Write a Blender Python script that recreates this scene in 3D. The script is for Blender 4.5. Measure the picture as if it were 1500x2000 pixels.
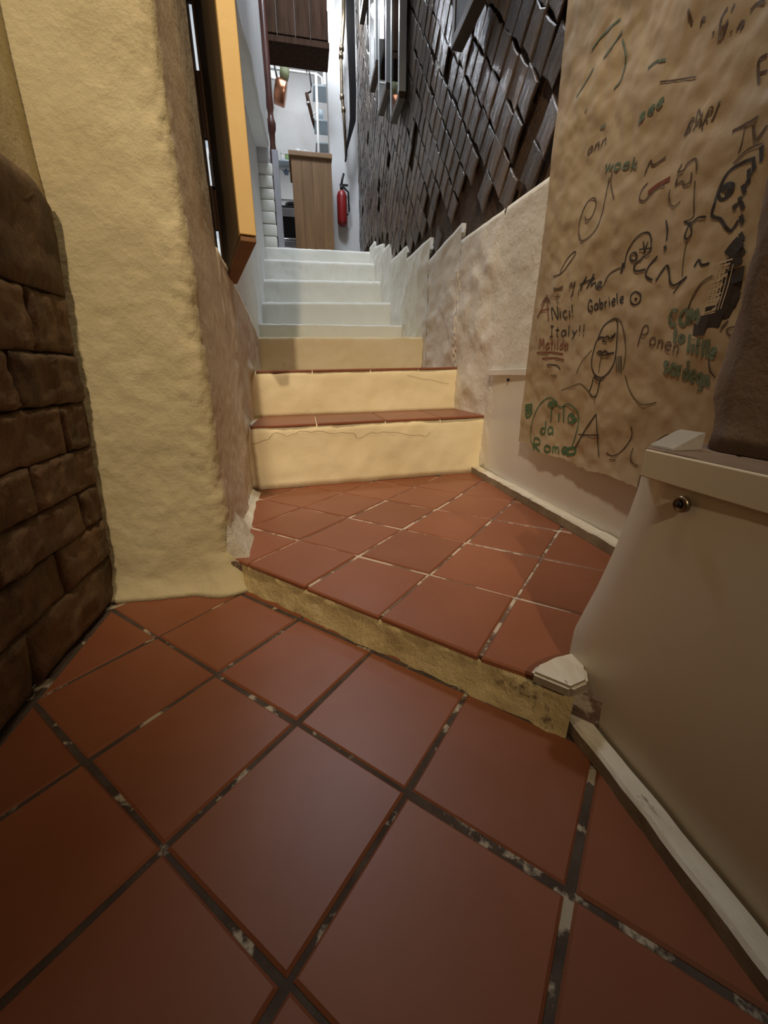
import bpy, bmesh, math, random
from mathutils import Vector, Matrix, noise

# ------------------------------------------------------------------ scene, camera, light
for o in list(bpy.data.objects):
    bpy.data.objects.remove(o, do_unlink=True)
SC = bpy.context.scene
COL = SC.collection
PITCH, YAW, FPX, CAMZ = math.radians(19.3), math.radians(10.7), 765.0, 0.48
cd = bpy.data.cameras.new('camera')
cd.sensor_fit = 'VERTICAL'; cd.sensor_height = 36.0; cd.sensor_width = 27.0
cd.lens = 36.0 * FPX / 2000.0
cd.clip_start = 0.01
cam = bpy.data.objects.new('camera', cd); COL.objects.link(cam)
cam.location = (0, 0, CAMZ); cam.rotation_euler = (math.pi / 2 - PITCH, 0, -YAW)
SC.camera = cam
vs = SC.view_settings
vs.view_transform = 'Standard'; vs.look = 'None'; vs.gamma = 1.0; vs.use_curve_mapping = False
vs.exposure = 0.0
W = bpy.data.worlds.new('world'); SC.world = W; W.use_nodes = True
W.node_tree.nodes['Background'].inputs[0].default_value = (1.0, 0.86, 0.68, 1)
W.node_tree.nodes['Background'].inputs[1].default_value = 0.04

def light(name, kind, loc, energy, color, size=0.1, target=None, spot=None, blend=0.5):
    l = bpy.data.lights.new(name, kind); l.energy = energy; l.color = color
    if kind == 'AREA':
        l.size = size
    else:
        l.shadow_soft_size = size
    if kind == 'SPOT':
        l.spot_size = math.radians(spot); l.spot_blend = blend
    o = bpy.data.objects.new(name, l); COL.objects.link(o); o.location = loc
    if target is not None:
        o.rotation_euler = (Vector(target) - Vector(loc)).to_track_quat('-Z', 'Y').to_euler()
    return o

# warm ceiling spot of the hallway, behind and above the camera
light('hall_spot', 'SPOT', (-0.21, -2.5, 2.48), 300, (1.0, 0.81, 0.57), 0.045, (0.14, 2.0, 0.55), 47, 1.0)
# general warm ceiling light of the hallway
light('hall_ceiling_spot', 'SPOT', (0.02, 0.42, 2.6), 150, (1.0, 0.81, 0.57), 0.06, (0.28, 1.62, 0.0), 60, 1.0)
# cool ceiling light above the upper stairs
light('stair_ceiling_light', 'AREA', (0.15, 3.8, 4.7), 66, (0.82, 0.90, 1.0), 0.6, (0.15, 3.9, 0.0))
# cool kitchen ceiling light
light('kitchen_ceiling_light', 'AREA', (0.2, 6.3, 4.62), 24, (0.92, 0.96, 1.0), 0.9, (0.2, 6.3, 0.0))

# ------------------------------------------------------------------ helpers
def ray(px, py):
    x = (px - 750) / FPX; y = -(py - 1000) / FPX
    d = (x, math.cos(PITCH) + y * math.sin(PITCH), -math.sin(PITCH) + y * math.cos(PITCH))
    c, s = math.cos(YAW), math.sin(YAW)
    return Vector((c * d[0] + s * d[1], -s * d[0] + c * d[1], d[2]))
CC = Vector((0, 0, CAMZ))
def atz(px, py, z): d = ray(px, py); return CC + d * ((z - CAMZ) / d.z)
def aty(px, py, y): d = ray(px, py); return CC + d * (y / d.y)
def atx(px, py, x): d = ray(px, py); return CC + d * (x / d.x)

def nz(p, s, oct=4):
    return noise.fractal(Vector(p) * s, 1.0, 2.0, oct)

def mesh(name, verts, faces, mat=None, parent=None, smooth=False):
    m = bpy.data.meshes.new(name); m.from_pydata([tuple(v) for v in verts], [], faces); m.update()
    if smooth:
        for p in m.polygons: p.use_smooth = True
    o = bpy.data.objects.new(name, m); COL.objects.link(o)
    if mat: m.materials.append(mat)
    if parent: o.parent = parent
    return o

def bmobj(name, bm, mat, parent=None, smooth=False):
    bmesh.ops.recalc_face_normals(bm, faces=bm.faces)
    m = bpy.data.meshes.new(name); bm.to_mesh(m); bm.free()
    if smooth:
        for p in m.polygons: p.use_smooth = True
    if mat: m.materials.append(mat)
    o = bpy.data.objects.new(name, m); COL.objects.link(o)
    if parent: o.parent = parent
    return o

def empty(name, loc=(0, 0, 0)):
    o = bpy.data.objects.new(name, None); COL.objects.link(o); o.location = loc; o.empty_display_size = 0.05
    return o

def tag(o, label, cat, group=None):
    o['label'] = label; o['category'] = cat
    if group: o['group'] = group
    return o
def struct(o, label=None):
    o['kind'] = 'structure'
    if label: o['label'] = label
    return o

def add_box(bm, x0, x1, y0, y1, z0, z1, bev=0.0, seg=2):
    b2 = bmesh.new()
    vs_ = [b2.verts.new((x, y, z)) for x in (x0, x1) for y in (y0, y1) for z in (z0, z1)]
    for f in ((0, 1, 3, 2), (4, 6, 7, 5), (0, 4, 5, 1), (2, 3, 7, 6), (0, 2, 6, 4), (1, 5, 7, 3)):
        b2.faces.new([vs_[i] for i in f])
    if bev > 0:
        bmesh.ops.bevel(b2, geom=list(b2.edges), offset=bev, segments=seg, affect='EDGES', profile=0.5)
    merge(bm, b2)
def merge(bm, b2):
    b2.verts.index_update()
    mp = [bm.verts.new(v.co) for v in b2.verts]
    for f in b2.faces:
        try: bm.faces.new([mp[v.index] for v in f.verts])
        except ValueError: pass
    b2.free()
def box(name, x0, x1, y0, y1, z0, z1, mat, parent=None, bev=0.003):
    bm = bmesh.new(); add_box(bm, x0, x1, y0, y1, z0, z1, bev); return bmobj(name, bm, mat, parent)

def add_tube(bm, pts, r, n=10, cap=True):
    pts = [Vector(p) for p in pts]; rings = []
    rr = r if isinstance(r, (list, tuple)) else [r] * len(pts)
    for i, p in enumerate(pts):
        t = (pts[min(i + 1, len(pts) - 1)] - pts[max(i - 1, 0)]).normalized()
        a = Vector((0, 0, 1)) if abs(t.z) < 0.9 else Vector((1, 0, 0))
        u = t.cross(a).normalized(); v = t.cross(u)
        rings.append([bm.verts.new(p + (u * math.cos(k * 2 * math.pi / n) + v * math.sin(k * 2 * math.pi / n)) * rr[i]) for k in range(n)])
    for a, b in zip(rings, rings[1:]):
        for k in range(n):
            bm.faces.new((a[k], a[(k + 1) % n], b[(k + 1) % n], b[k]))
    if cap:
        bm.faces.new(rings[0]); bm.faces.new(rings[-1])
def tube(name, pts, r, mat, parent=None, n=10):
    bm = bmesh.new(); add_tube(bm, pts, r, n); return bmobj(name, bm, mat, parent, True)
def add_lathe(bm, prof, M=Matrix.Identity(4), n=20):
    rings = [[bm.verts.new(M @ Vector((r * math.cos(k * 2 * math.pi / n), r * math.sin(k * 2 * math.pi / n), z))) for k in range(n)] for r, z in prof]
    for a, b in zip(rings, rings[1:]):
        for k in range(n):
            bm.faces.new((a[k], a[(k + 1) % n], b[(k + 1) % n], b[k]))
    bm.faces.new(rings[0]); bm.faces.new(rings[-1])
def lathe(name, prof, mat, parent=None, M=Matrix.Identity(4), n=20):
    bm = bmesh.new(); add_lathe(bm, prof, M, n); return bmobj(name, bm, mat, parent, True)

def clip(poly, a, b, c):           # keep a*x + b*y <= c
    out = []
    for i in range(len(poly)):
        p, q = poly[i], poly[(i + 1) % len(poly)]
        dp, dq = a * p[0] + b * p[1] - c, a * q[0] + b * q[1] - c
        if dp <= 0: out.append(p)
        if dp * dq < 0:
            t = dp / (dp - dq); out.append((p[0] + t * (q[0] - p[0]), p[1] + t * (q[1] - p[1])))
    return out
def area(poly):
    return abs(sum(poly[i][0] * poly[(i + 1) % len(poly)][1] - poly[(i + 1) % len(poly)][0] * poly[i][1] for i in range(len(poly)))) / 2

# ------------------------------------------------------------------ materials
def mat(name, base, rough=0.7, var=None, vscale=6.0, bump=0.0, bscale=40.0, metal=0.0, spec=0.5, stretch=None, detail=6.0, spots=None, rand=0.0):
    """var: second colour mixed in by noise; spots: (colour, scale, threshold, softness)"""
    m = bpy.data.materials.new(name); m.use_nodes = True
    nt = m.node_tree; N = nt.nodes; L = nt.links
    b = N['Principled BSDF']; b.inputs['Roughness'].default_value = rough; b.inputs['Metallic'].default_value = metal
    b.inputs['Specular IOR Level'].default_value = spec
    tc = N.new('ShaderNodeTexCoord'); vec = tc.outputs['Object']
    if stretch:
        mp = N.new('ShaderNodeMapping'); mp.inputs['Scale'].default_value = stretch; L.new(vec, mp.inputs[0]); vec = mp.outputs[0]
    col = None
    rgb = N.new('ShaderNodeRGB'); rgb.outputs[0].default_value = (*base, 1); col = rgb.outputs[0]
    if var:
        n1 = N.new('ShaderNodeTexNoise'); n1.inputs['Scale'].default_value = vscale; n1.inputs['Detail'].default_value = detail
        n1.inputs['Roughness'].default_value = 0.6; L.new(vec, n1.inputs['Vector'])
        r1 = N.new('ShaderNodeMapRange'); r1.inputs[1].default_value = 0.35; r1.inputs[2].default_value = 0.65; L.new(n1.outputs[0], r1.inputs[0])
        mx = N.new('ShaderNodeMix'); mx.data_type = 'RGBA'; L.new(r1.outputs[0], mx.inputs[0]); L.new(col, mx.inputs[6]); mx.inputs[7].default_value = (*var, 1)
        col = mx.outputs[2]
    if spots:
        for sp in (spots if isinstance(spots, list) else [spots]):
            n2 = N.new('ShaderNodeTexNoise'); n2.inputs['Scale'].default_value = sp[1]; n2.inputs['Detail'].default_value = 5.0
            n2.inputs['Roughness'].default_value = 0.65; L.new(vec, n2.inputs['Vector'])
            r2 = N.new('ShaderNodeMapRange'); r2.inputs[1].default_value = sp[2]; r2.inputs[2].default_value = sp[2] + sp[3]; L.new(n2.outputs[0], r2.inputs[0])
            mx = N.new('ShaderNodeMix'); mx.data_type = 'RGBA'; L.new(r2.outputs[0], mx.inputs[0]); L.new(col, mx.inputs[6]); mx.inputs[7].default_value = (*sp[0], 1)
            col = mx.outputs[2]
    if rand > 0:
        oi = N.new('ShaderNodeObjectInfo'); ge = N.new('ShaderNodeNewGeometry')
        ad = N.new('ShaderNodeMath'); ad.operation = 'ADD'; L.new(oi.outputs['Random'], ad.inputs[0]); L.new(ge.outputs['Random Per Island'], ad.inputs[1])
        fr = N.new('ShaderNodeMath'); fr.operation = 'FRACT'; L.new(ad.outputs[0], fr.inputs[0])
        mr = N.new('ShaderNodeMapRange'); mr.inputs[3].default_value = 1 - rand; mr.inputs[4].default_value = 1 + rand; L.new(fr.outputs[0], mr.inputs[0])
        hs = N.new('ShaderNodeHueSaturation'); L.new(mr.outputs[0], hs.inputs['Value']); L.new(col, hs.inputs['Color']); col = hs.outputs[0]
    L.new(col, b.inputs['Base Color'])
    if bump > 0:
        n3 = N.new('ShaderNodeTexNoise'); n3.inputs['Scale'].default_value = bscale; n3.inputs['Detail'].default_value = 8.0; n3.inputs['Roughness'].default_value = 0.65
        L.new(vec, n3.inputs['Vector'])
        bp = N.new('ShaderNodeBump'); bp.inputs['Strength'].default_value = bump; bp.inputs['Distance'].default_value = 0.01
        L.new(n3.outputs[0], bp.inputs['Height']); L.new(bp.outputs[0], b.inputs['Normal'])
    return m
def emis(name, col, s):
    m = bpy.data.materials.new(name); m.use_nodes = True; b = m.node_tree.nodes['Principled BSDF']
    b.inputs['Base Color'].default_value = (*col, 1); b.inputs['Emission Color'].default_value = (*col, 1); b.inputs['Emission Strength'].default_value = s
    return m

M = {}
M['cream'] = mat('cream_plaster', (0.47, 0.395, 0.225), 0.8, (0.54, 0.465, 0.28), 5, 0.42, 40, spots=[((0.42, 0.32, 0.15), 9, 0.63, 0.2)])
M['cream_side'] = mat('side_plaster', (0.56, 0.48, 0.36), 0.75, (0.62, 0.54, 0.41), 5, 0.35, 30, spots=[((0.70, 0.62, 0.50), 3.0, 0.60, 0.15)])
M['riser_yellow'] = mat('riser_paint', (0.73, 0.62, 0.38), 0.6, (0.78, 0.68, 0.45), 4, 0.2, 25, spots=[((0.42, 0.32, 0.16), 7, 0.66, 0.2)])
M['riser_white'] = mat('riser_white_paint', (0.80, 0.80, 0.73), 0.6, (0.84, 0.83, 0.76), 4, 0.2, 25, spots=[((0.48, 0.46, 0.38), 8, 0.66, 0.2)])
M['white_plaster'] = mat('white_plaster', (0.78, 0.75, 0.67), 0.6, (0.73, 0.69, 0.60), 3, 0.6, 26)
M['fillet'] = mat('whitewash', (0.60, 0.56, 0.46), 0.8, (0.48, 0.42, 0.31), 14, 0.8, 40)
M['white_wall'] = mat('white_wall_paint', (0.70, 0.70, 0.70), 0.7, (0.64, 0.63, 0.62), 4, 0.15, 20)
M['tile'] = mat('terracotta_tile', (0.200, 0.067, 0.029), 0.40, (0.235, 0.084, 0.041), 4, 0.03, 20, rand=0.10, spec=0.28, spots=[((0.55, 0.42, 0.30), 48, 0.735, 0.02)])
M['grout'] = mat('grout', (0.050, 0.030, 0.020), 0.9, (0.085, 0.06, 0.042), 22, 0.6, 60, spots=[((0.42, 0.35, 0.25), 17, 0.56, 0.05)])
M['grout_light'] = mat('pale_grout', (0.11, 0.065, 0.042), 0.9, (0.2, 0.12, 0.08), 22, 0.5, 60, spots=[((0.50, 0.41, 0.31), 13, 0.49, 0.06)])
M['step_edge'] = mat('step_edge_plaster', (0.46, 0.34, 0.15), 0.85, (0.58, 0.45, 0.22), 14, 0.8, 60, spots=[((0.12, 0.08, 0.04), 18, 0.63, 0.08)])
M['stone'] = mat('brown_stone', (0.185, 0.112, 0.058), 0.7, (0.115, 0.072, 0.040), 9, 1.0, 16, rand=0.15, stretch=(1, 1.6, 0.8), spots=[((0.05, 0.034, 0.020), 9, 0.54, 0.3)])
M['mortar'] = mat('stone_mortar', (0.030, 0.019, 0.011), 0.95, (0.05, 0.033, 0.02), 20, 0.6, 50)
M['slate'] = mat('slate', (0.085, 0.070, 0.062), 0.22, (0.135, 0.100, 0.072), 9, 0.6, 22, rand=0.5, spots=[((0.12, 0.065, 0.032), 7, 0.58, 0.1)])
M['slate_bed'] = mat('slate_bed', (0.055, 0.030, 0.017), 0.9, (0.10, 0.06, 0.033), 12, 0.9, 40, spots=[((0.26, 0.17, 0.085), 9, 0.66, 0.1)])
M['sheet'] = mat('beige_sheet', (0.72, 0.64, 0.49), 0.32, (0.68, 0.59, 0.45), 2.5, 0.0, spots=[((0.30, 0.23, 0.15), 16, 0.76, 0.03)])
M['sheet_white'] = mat('white_sheet', (0.72, 0.70, 0.66), 0.30, (0.68, 0.66, 0.62), 3)
M['strip'] = mat('chipped_white_wood', (0.66, 0.60, 0.48), 0.6, (0.54, 0.47, 0.35), 12, 0.4, 40, stretch=(3, 1, 3), spots=[((0.14, 0.10, 0.06), 14, 0.64, 0.06)])
M['strip_side'] = mat('grey_brown_strip_side', (0.22, 0.17, 0.11), 0.7, (0.34, 0.28, 0.19), 12, 0.4, 40)  # grey-brown colour for the outer side of strips and block
M['paper'] = mat('brown_kraft_paper', (0.46, 0.355, 0.215), 0.62, (0.40, 0.31, 0.20), 5, 0.12, 25, spots=[((0.36, 0.29, 0.185), 2.6, 0.55, 0.2)])
M['ink'] = mat('black_ink', (0.028, 0.020, 0.014), 0.6)
M['ink_brown'] = mat('brown_ink', (0.10, 0.06, 0.03), 0.6)
M['ink_green'] = mat('green_ink', (0.055, 0.14, 0.06), 0.6)
M['ink_teal'] = mat('faded_green_ink', (0.12, 0.16, 0.10), 0.6)
M['ink_red'] = mat('red_ink', (0.20, 0.055, 0.025), 0.6)
M['ink_pale'] = mat('pale_ink', (0.55, 0.44, 0.28), 0.6)
M['dark_plaster'] = mat('dark_rough_plaster', (0.155, 0.100, 0.060), 0.85, (0.23, 0.165, 0.115), 5, 0.6, 30, spots=[((0.40, 0.35, 0.30), 4, 0.60, 0.15)])
M['wood'] = mat('oak_board', (0.27, 0.150, 0.066), 0.45, (0.19, 0.10, 0.042), 4, 0.1, 15, stretch=(6, 6, 0.5))
M['wood_top'] = mat('oak_worktop', (0.34, 0.20, 0.10), 0.45, (0.26, 0.15, 0.07), 5, 0.1, 15, stretch=(1, 6, 6))
M['dark_wood'] = mat('dark_old_wood', (0.030, 0.016, 0.010), 0.9, (0.058, 0.032, 0.020), 5, 0.3, 14, stretch=(6, 6, 0.7), spec=0.1)
M['post_wood'] = mat('mahogany_post', (0.050, 0.017, 0.012), 0.3, (0.09, 0.03, 0.02), 5, 0.0)
M['shutter_brown'] = mat('shutter_brown_wood', (0.125, 0.080, 0.036), 0.6, (0.10, 0.062, 0.027), 4, 0.15, 14, stretch=(6, 6, 0.7))
M['shutter_yellow'] = mat('shutter_yellow_paint', (0.62, 0.43, 0.16), 0.55, (0.57, 0.38, 0.14), 3, 0.1, 15)
M['raw_wood'] = mat('raw_brown_wood', (0.20, 0.085, 0.026), 0.7, (0.14, 0.06, 0.018), 8, 0.2, 20)
M['steel'] = mat('brushed_steel', (0.52, 0.52, 0.54), 0.28, (0.44, 0.44, 0.46), 6, metal=1.0)
M['dark_metal'] = mat('dark_iron', (0.03, 0.028, 0.03), 0.45, metal=0.6)
M['black'] = mat('black_lacquer', (0.006, 0.005, 0.005), 0.7, spec=0.1)
M['copper'] = mat('copper', (0.50, 0.22, 0.12), 0.28, (0.36, 0.15, 0.09), 10, metal=1.0)
M['brass'] = mat('aged_brass', (0.34, 0.26, 0.17), 0.33, (0.2, 0.15, 0.1), 20, metal=0.9)
M['red'] = mat('extinguisher_red', (0.28, 0.018, 0.018), 0.3)
M['white_enamel'] = mat('white_enamel', (0.75, 0.75, 0.73), 0.35)
M['blue_enamel'] = mat('pale_blue_paint', (0.55, 0.66, 0.74), 0.4)
M['green'] = mat('green_glaze', (0.20, 0.33, 0.12), 0.35)
M['olive'] = mat('olive_gourd', (0.16, 0.17, 0.08), 0.6, (0.10, 0.12, 0.06), 8)
M['navy'] = mat('dark_print', (0.10, 0.13, 0.2), 0.5)
M['frame'] = mat('picture_frame_wood', (0.045, 0.028, 0.017), 0.4, (0.07, 0.04, 0.022), 9)
M['frame_pale'] = mat('silver_frame', (0.74, 0.77, 0.78), 0.3, (0.66, 0.70, 0.72), 6)
M['picture'] = mat('picture_print', (0.45, 0.50, 0.52), 0.5, (0.28, 0.28, 0.30), 7, stretch=(1, 5, 0.6))
M['crack'] = mat('crack_shadow', (0.22, 0.15, 0.07), 0.9)
M['lamp'] = emis('lamp_glow', (0.92, 0.96, 1.0), 30.0)
M['pane'] = emis('glowing_pane', (0.80, 0.90, 1.0), 0.6)  # emission stands in for the lit room behind the gap
def glass():
    m = bpy.data.materials.new('picture_glass'); m.use_nodes = True; nt = m.node_tree
    nt.nodes.remove(nt.nodes['Principled BSDF'])
    out = nt.nodes['Material Output']
    g = nt.nodes.new('ShaderNodeBsdfGlossy'); g.inputs['Roughness'].default_value = 0.03
    t = nt.nodes.new('ShaderNodeBsdfTransparent')
    fr = nt.nodes.new('ShaderNodeFresnel'); fr.inputs[0].default_value = 1.5
    mx = nt.nodes.new('ShaderNodeMixShader')
    nt.links.new(fr.outputs[0], mx.inputs[0]); nt.links.new(t.outputs[0], mx.inputs[1]); nt.links.new(g.outputs[0], mx.inputs[2]); nt.links.new(mx.outputs[0], out.inputs[0])
    return m
M['glass'] = glass()

ZL = 0.067           # landing height
XR = 0.755           # right wall
def xl(y): return -0.20 - 0.034 * (y - 0.885)

# ------------------------------------------------------------------ floors with one object per tile
def tile_mesh(poly, z0, z1, bev=0.0025):
    """prism over a polygon with a bevelled rim; the outline is inset for the joint"""
    n = len(poly)
    if sum(poly[i][0] * poly[(i + 1) % n][1] - poly[(i + 1) % n][0] * poly[i][1] for i in range(n)) < 0: poly = poly[::-1]
    def inset(pl, d):
        out = []; k = len(pl)
        for i in range(k):
            p0, p1, p2 = Vector(pl[i - 1]), Vector(pl[i]), Vector(pl[(i + 1) % k])
            e1, e2 = (p1 - p0).normalized(), (p2 - p1).normalized()
            n1, n2 = Vector((-e1.y, e1.x)), Vector((-e2.y, e2.x))
            b = n1 + n2
            if b.length < 1e-6: b = n1
            b = b.normalized(); out.append(tuple(p1 + b * (d / max(0.35, b.dot(n1)))))
        return out
    a = poly; b = inset(poly, bev)
    v = [(x, y, z0) for x, y in a] + [(x, y, z1 - bev) for x, y in a] + [(x, y, z1) for x, y in b]
    f = [tuple(range(n))[::-1], tuple(range(2 * n, 3 * n))]
    for i in range(n):
        j = (i + 1) % n
        f += [(i, j, n + j, n + i), (n + i, n + j, 2 * n + j, 2 * n + i)]
    return v, f

def clean(poly, eps=0.004):
    out = []
    for p in poly:
        if not out or (Vector(p) - Vector(out[-1])).length > eps: out.append(p)
    if len(out) > 1 and (Vector(out[0]) - Vector(out[-1])).length < eps: out.pop()
    return out

def tiled(name, o, u, v, irange, jrange, planes, ztop, bed_poly, groutmat, gap, rnd, label, skirt=0.03, thick=0.02):
    rng = random.Random(rnd)
    bv, bf = tile_mesh(bed_poly, ztop - skirt, ztop - 0.003, 0.0005)
    fl = struct(mesh(name, bv, bf, groutmat), label)
    for i in irange:
        for j in jrange:
            g = gap / 2 / 0.19
            def P(a, b): return (o[0] + a * u[0] + b * v[0], o[1] + a * u[1] + b * v[1])
            w = [rng.uniform(-0.012, 0.012) for _ in range(8)]
            poly = [P(i + g + w[0], j + g + w[1]), P(i + 1 - g + w[2], j + g + w[3]), P(i + 1 - g + w[4], j + 1 - g + w[5]), P(i + g + w[6], j + 1 - g + w[7])]
            for pl in planes:
                poly = clip(poly, *pl)
                if len(poly) < 3: break
            poly = clean(poly)
            if len(poly) < 3 or area(poly) < 0.0004: continue
            dz = rng.uniform(-0.0012, 0.0008)
            vv, ff = tile_mesh(poly, ztop - thick, ztop + dz, 0.003)
            mesh('tile', vv, ff, M['tile'], fl)
    return fl

tiled('floor', (0.0891, 0.3281), (-0.1345, 0.127), (-0.1355, -0.1373), range(-9, 6), range(-3, 11),
      [(-1, 0, 0.445), (1, 0, 0.362), (0, 1, 0.882), (1, 1, 0.712), (0, -1, 1.2)], 0.0,
      [(-0.47, -3.0), (0.385, -3.0), (0.385, 0.327), (-0.17, 0.882), (-0.47, 0.882)], M['grout'], 0.0062, 3,
      'lower terracotta tiled hallway floor')
RB = lambda x: 1.50 + 0.128 * (x + 0.21)          # foot of the first riser
tiled('floor_landing', (0.3767, 0.3398), (-0.1413, 0.1226), (0.1458, 0.1498), range(-3, 9), range(0, 9),
      [(-1, 0, 0.205), (1, 0, 0.752), (-0.128, 1, 1.50 + 0.128 * 0.21), (-1, -1, -0.703), (0, -1, -0.405)], ZL,
      [(-0.17, 0.885), (0.387, 0.328), (0.752, 0.328), (0.752, RB(0.752)), (-0.215, RB(-0.215)), (-0.2, 0.885)], M['grout_light'], 0.0055, 8,
      'raised terracotta tiled landing below the stairs', skirt=0.065, thick=0.009)

# rough yellow edge of the landing step: a wobbly plaster strip along the diagonal
def step_edge():
    bm = bmesh.new(); n = 60; rows = 7; g = []
    a, b = Vector((-0.205, 0.913, 0)), Vector((0.338, 0.370, 0))
    nrm = Vector((-0.7071, -0.7071, 0))
    for i in range(n + 1):
        t = i / n; p = a.lerp(b, t); row = []
        for k in range(rows):
            s = k / (rows - 1)
            out = 0.012 * (1 - s) ** 2 + 0.006 * nz((p.x, p.y, s * 0.06), 22) + (0.010 * max(0, nz((p.x, 1, s * 0.1), 30)) if t > 0.8 else 0)
            z = s * (ZL - 0.0095)
            if k == 0: z = -0.002
            row.append(bm.verts.new(p + nrm * (out + 0.002) + Vector((0, 0, z))))
        g.append(row)
    for i in range(n):
        for k in range(rows - 1): bm.faces.new((g[i][k], g[i + 1][k], g[i + 1][k + 1], g[i][k + 1]))
    back = [bm.verts.new(a - nrm * 0.002 + Vector((0, 0, z))) for z in (0, ZL - 0.0095)] + [bm.verts.new(b - nrm * 0.002 + Vector((0, 0, z))) for z in (0, ZL - 0.0095)]
    for i in range(n):
        pass
    bm.faces.new((g[0][-1], back[1], back[3], g[n][-1]) if False else [g[i][-1] for i in range(n + 1)] + [back[3], back[1]])
    o = bmobj('trim_1', bm, M['step_edge'], None, True)
    struct(o, 'rough yellow plaster edge of the low landing step')
step_edge()

# ------------------------------------------------------------------ swept walls with real relief
def sweep(name, plan, zs, m, disp, top=None, smooth=True, parent=None, jitter=None):
    """closed plan loop [(x, y, weight)], displaced outwards by disp(p) * weight"""
    n = len(plan); V = []; F = []
    ar = sum(plan[i][0] * plan[(i + 1) % n][1] - plan[(i + 1) % n][0] * plan[i][1] for i in range(n))
    sg = 1 if ar > 0 else -1
    for z in zs:
        for i in range(n):
            x, y, w = plan[i]
            px, py, _ = plan[i - 1]; qx, qy, _ = plan[(i + 1) % n]
            t = Vector((qx - px, qy - py)); t.normalize(); nr = Vector((t.y, -t.x)) * sg
            zz = z if top is None else z * top(x, y)
            d = disp((x, y, zz)) * w if w else 0
            V.append((x + nr.x * d, y + nr.y * d, zz))
    for k in range(len(zs) - 1):
        for i in range(n):
            j = (i + 1) % n
            F.append((k * n + i, k * n + j, (k + 1) * n + j, (k + 1) * n + i))
    F.append(tuple(range(n))); F.append(tuple(range((len(zs) - 1) * n, len(zs) * n)))
    if sg < 0: F = [f[::-1] for f in F]
    else: F[-2] = F[-2][::-1]
    return mesh(name, V, F, m, parent, smooth)

def lin(a, b, n): return [a + (b - a) * i / n for i in range(n + 1)]
# pillar: front face and rounded corner, then the stair side of the left wall up to the shuttered opening
def pillar_disp(p):
    x, y, z = p
    rf = 0.35 + 0.65 * max(0, min(1, (0.62 - z) / 0.3))
    d = 0.005 * nz((x, y, z), 5) + rf * 0.0022 * nz((x + 5, y, z * 1.3), 30) + rf * 0.0022 * max(0, nz((x, y + 3, z), 75, 3))
    d += 0.028 * max(0, 1 - z / 0.06) ** 2 + 0.010 * max(0, 1 - z / 0.25)
    corner = max(0, 1 - math.hypot(x + 0.2, y - 0.885) / 0.06)
    d += 0.034 * max(0, 1 - z / 0.085) ** 0.7 * max(0, 1 - math.hypot(x + 0.2, y - 0.9) / 0.085)
    return d + corner * 0.005 * nz((x, y, z), 60, 3)
plan = [(x, 0.892, 1.0) for x in lin(-0.47, -0.235, 42)]
cx, cy, r = -0.231, 0.922, 0.030
plan += [(cx + r * math.cos(a), cy + r * math.sin(a), 1.0) for a in [math.radians(d) for d in range(-80, 1, 10)]]
plan += [(xl(y), y, 0.6) for y in lin(0.94, 1.27, 40)]
plan += [(-0.34, 1.27, 0), (-0.47, 1.27, 0)]
zz = lin(0, 0.9, 110) + lin(0.91, 1.5, 40) + [1.8, 2.2, 2.7]
pil = sweep('wall_left_pillar', plan, zz, M['cream'], pillar_disp)
struct(pil, 'rough cream plaster pillar at the corner of the stairs')
pil.data.materials.append(M['cream_side'])
for p in pil.data.polygons:
    c = p.center
    if p.normal.x > 0.82 and c.y > 0.915: p.material_index = 1

# white lump of plaster at the foot of the pillar on the landing
def fillet():
    bm = bmesh.new(); ys = lin(0.895, 1.46, 46); K = 7; g = []
    for y in ys:
        row = []
        h = ZL + (0.085 if y < 1.02 else 0.085 - 0.07 * min(1, (y - 1.02) / 0.12)) + 0.010 * nz((0, y, 3), 9, 2)
        w = (0.026 if y < 1.04 else 0.012) + 0.005 * nz((1, y, 0), 10, 2)
        for k in range(K):
            s = k / (K - 1)
            row.append(bm.verts.new((xl(y) + 0.016 - 0.016 * s + w * (1 - s) ** 1.4, y, ZL - 0.001 + (h - ZL) * s)))
        g.append(row)
    for a, b in zip(g, g[1:]):
        for k in range(K - 1): bm.faces.new((a[k], b[k], b[k + 1], a[k + 1]))
    fr = bm.verts.new((xl(0.895) - 0.01, 0.895, ZL)); bm.faces.new(g[0] + [fr])
    struct(bmobj('trim_2', bm, M['fillet'], None, True), 'white plaster fillet along the landing at the foot of the pillar')
fillet()

# low wall between landing and steps, with the sill on top
def low_disp(p): return 0.006 * nz(p, 6) + 0.003 * nz(p, 25) + (0.02 * max(0, 1 - abs(p[2] - 0.50) / 0.03) + 0.025 * max(0, 1 - abs(p[2] - 0.30) / 0.035)) * max(0, min(1, (p[1] - 1.45) / 0.1)) * max(0, 1 - abs(p[1] - (1.50 if p[2] < 0.4 else 1.87)) / 0.12)
plan = [(xl(y), y, 1.0) for y in lin(1.272, 2.60, 90)] + [(-0.5, 2.60, 0), (-0.5, 1.272, 0)]
low = sweep('wall_left_low', plan, lin(0, 1, 60), M['cream_side'], low_disp, top=lambda x, y: 0.80 - 0.09 * max(0, (y - 1.5)) )
struct(low, 'low tan plaster wall with sill beside the lower steps')
# upper stair wall on the left, set back from the sill
def up_disp(p): return 0.006 * nz(p, 5) + 0.002 * nz(p, 22)
plan = [(-0.285 - 0.012 * (y - 1.64), y, 1.0) for y in lin(1.64, 4.715, 80)] + [(-0.5, 4.715, 0), (-0.5, 1.64, 0)]
struct(sweep('wall_left_upper', plan, lin(0.55, 2.62, 45), M['white_wall'], up_disp), 'white plaster wall beside the upper steps')
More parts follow.
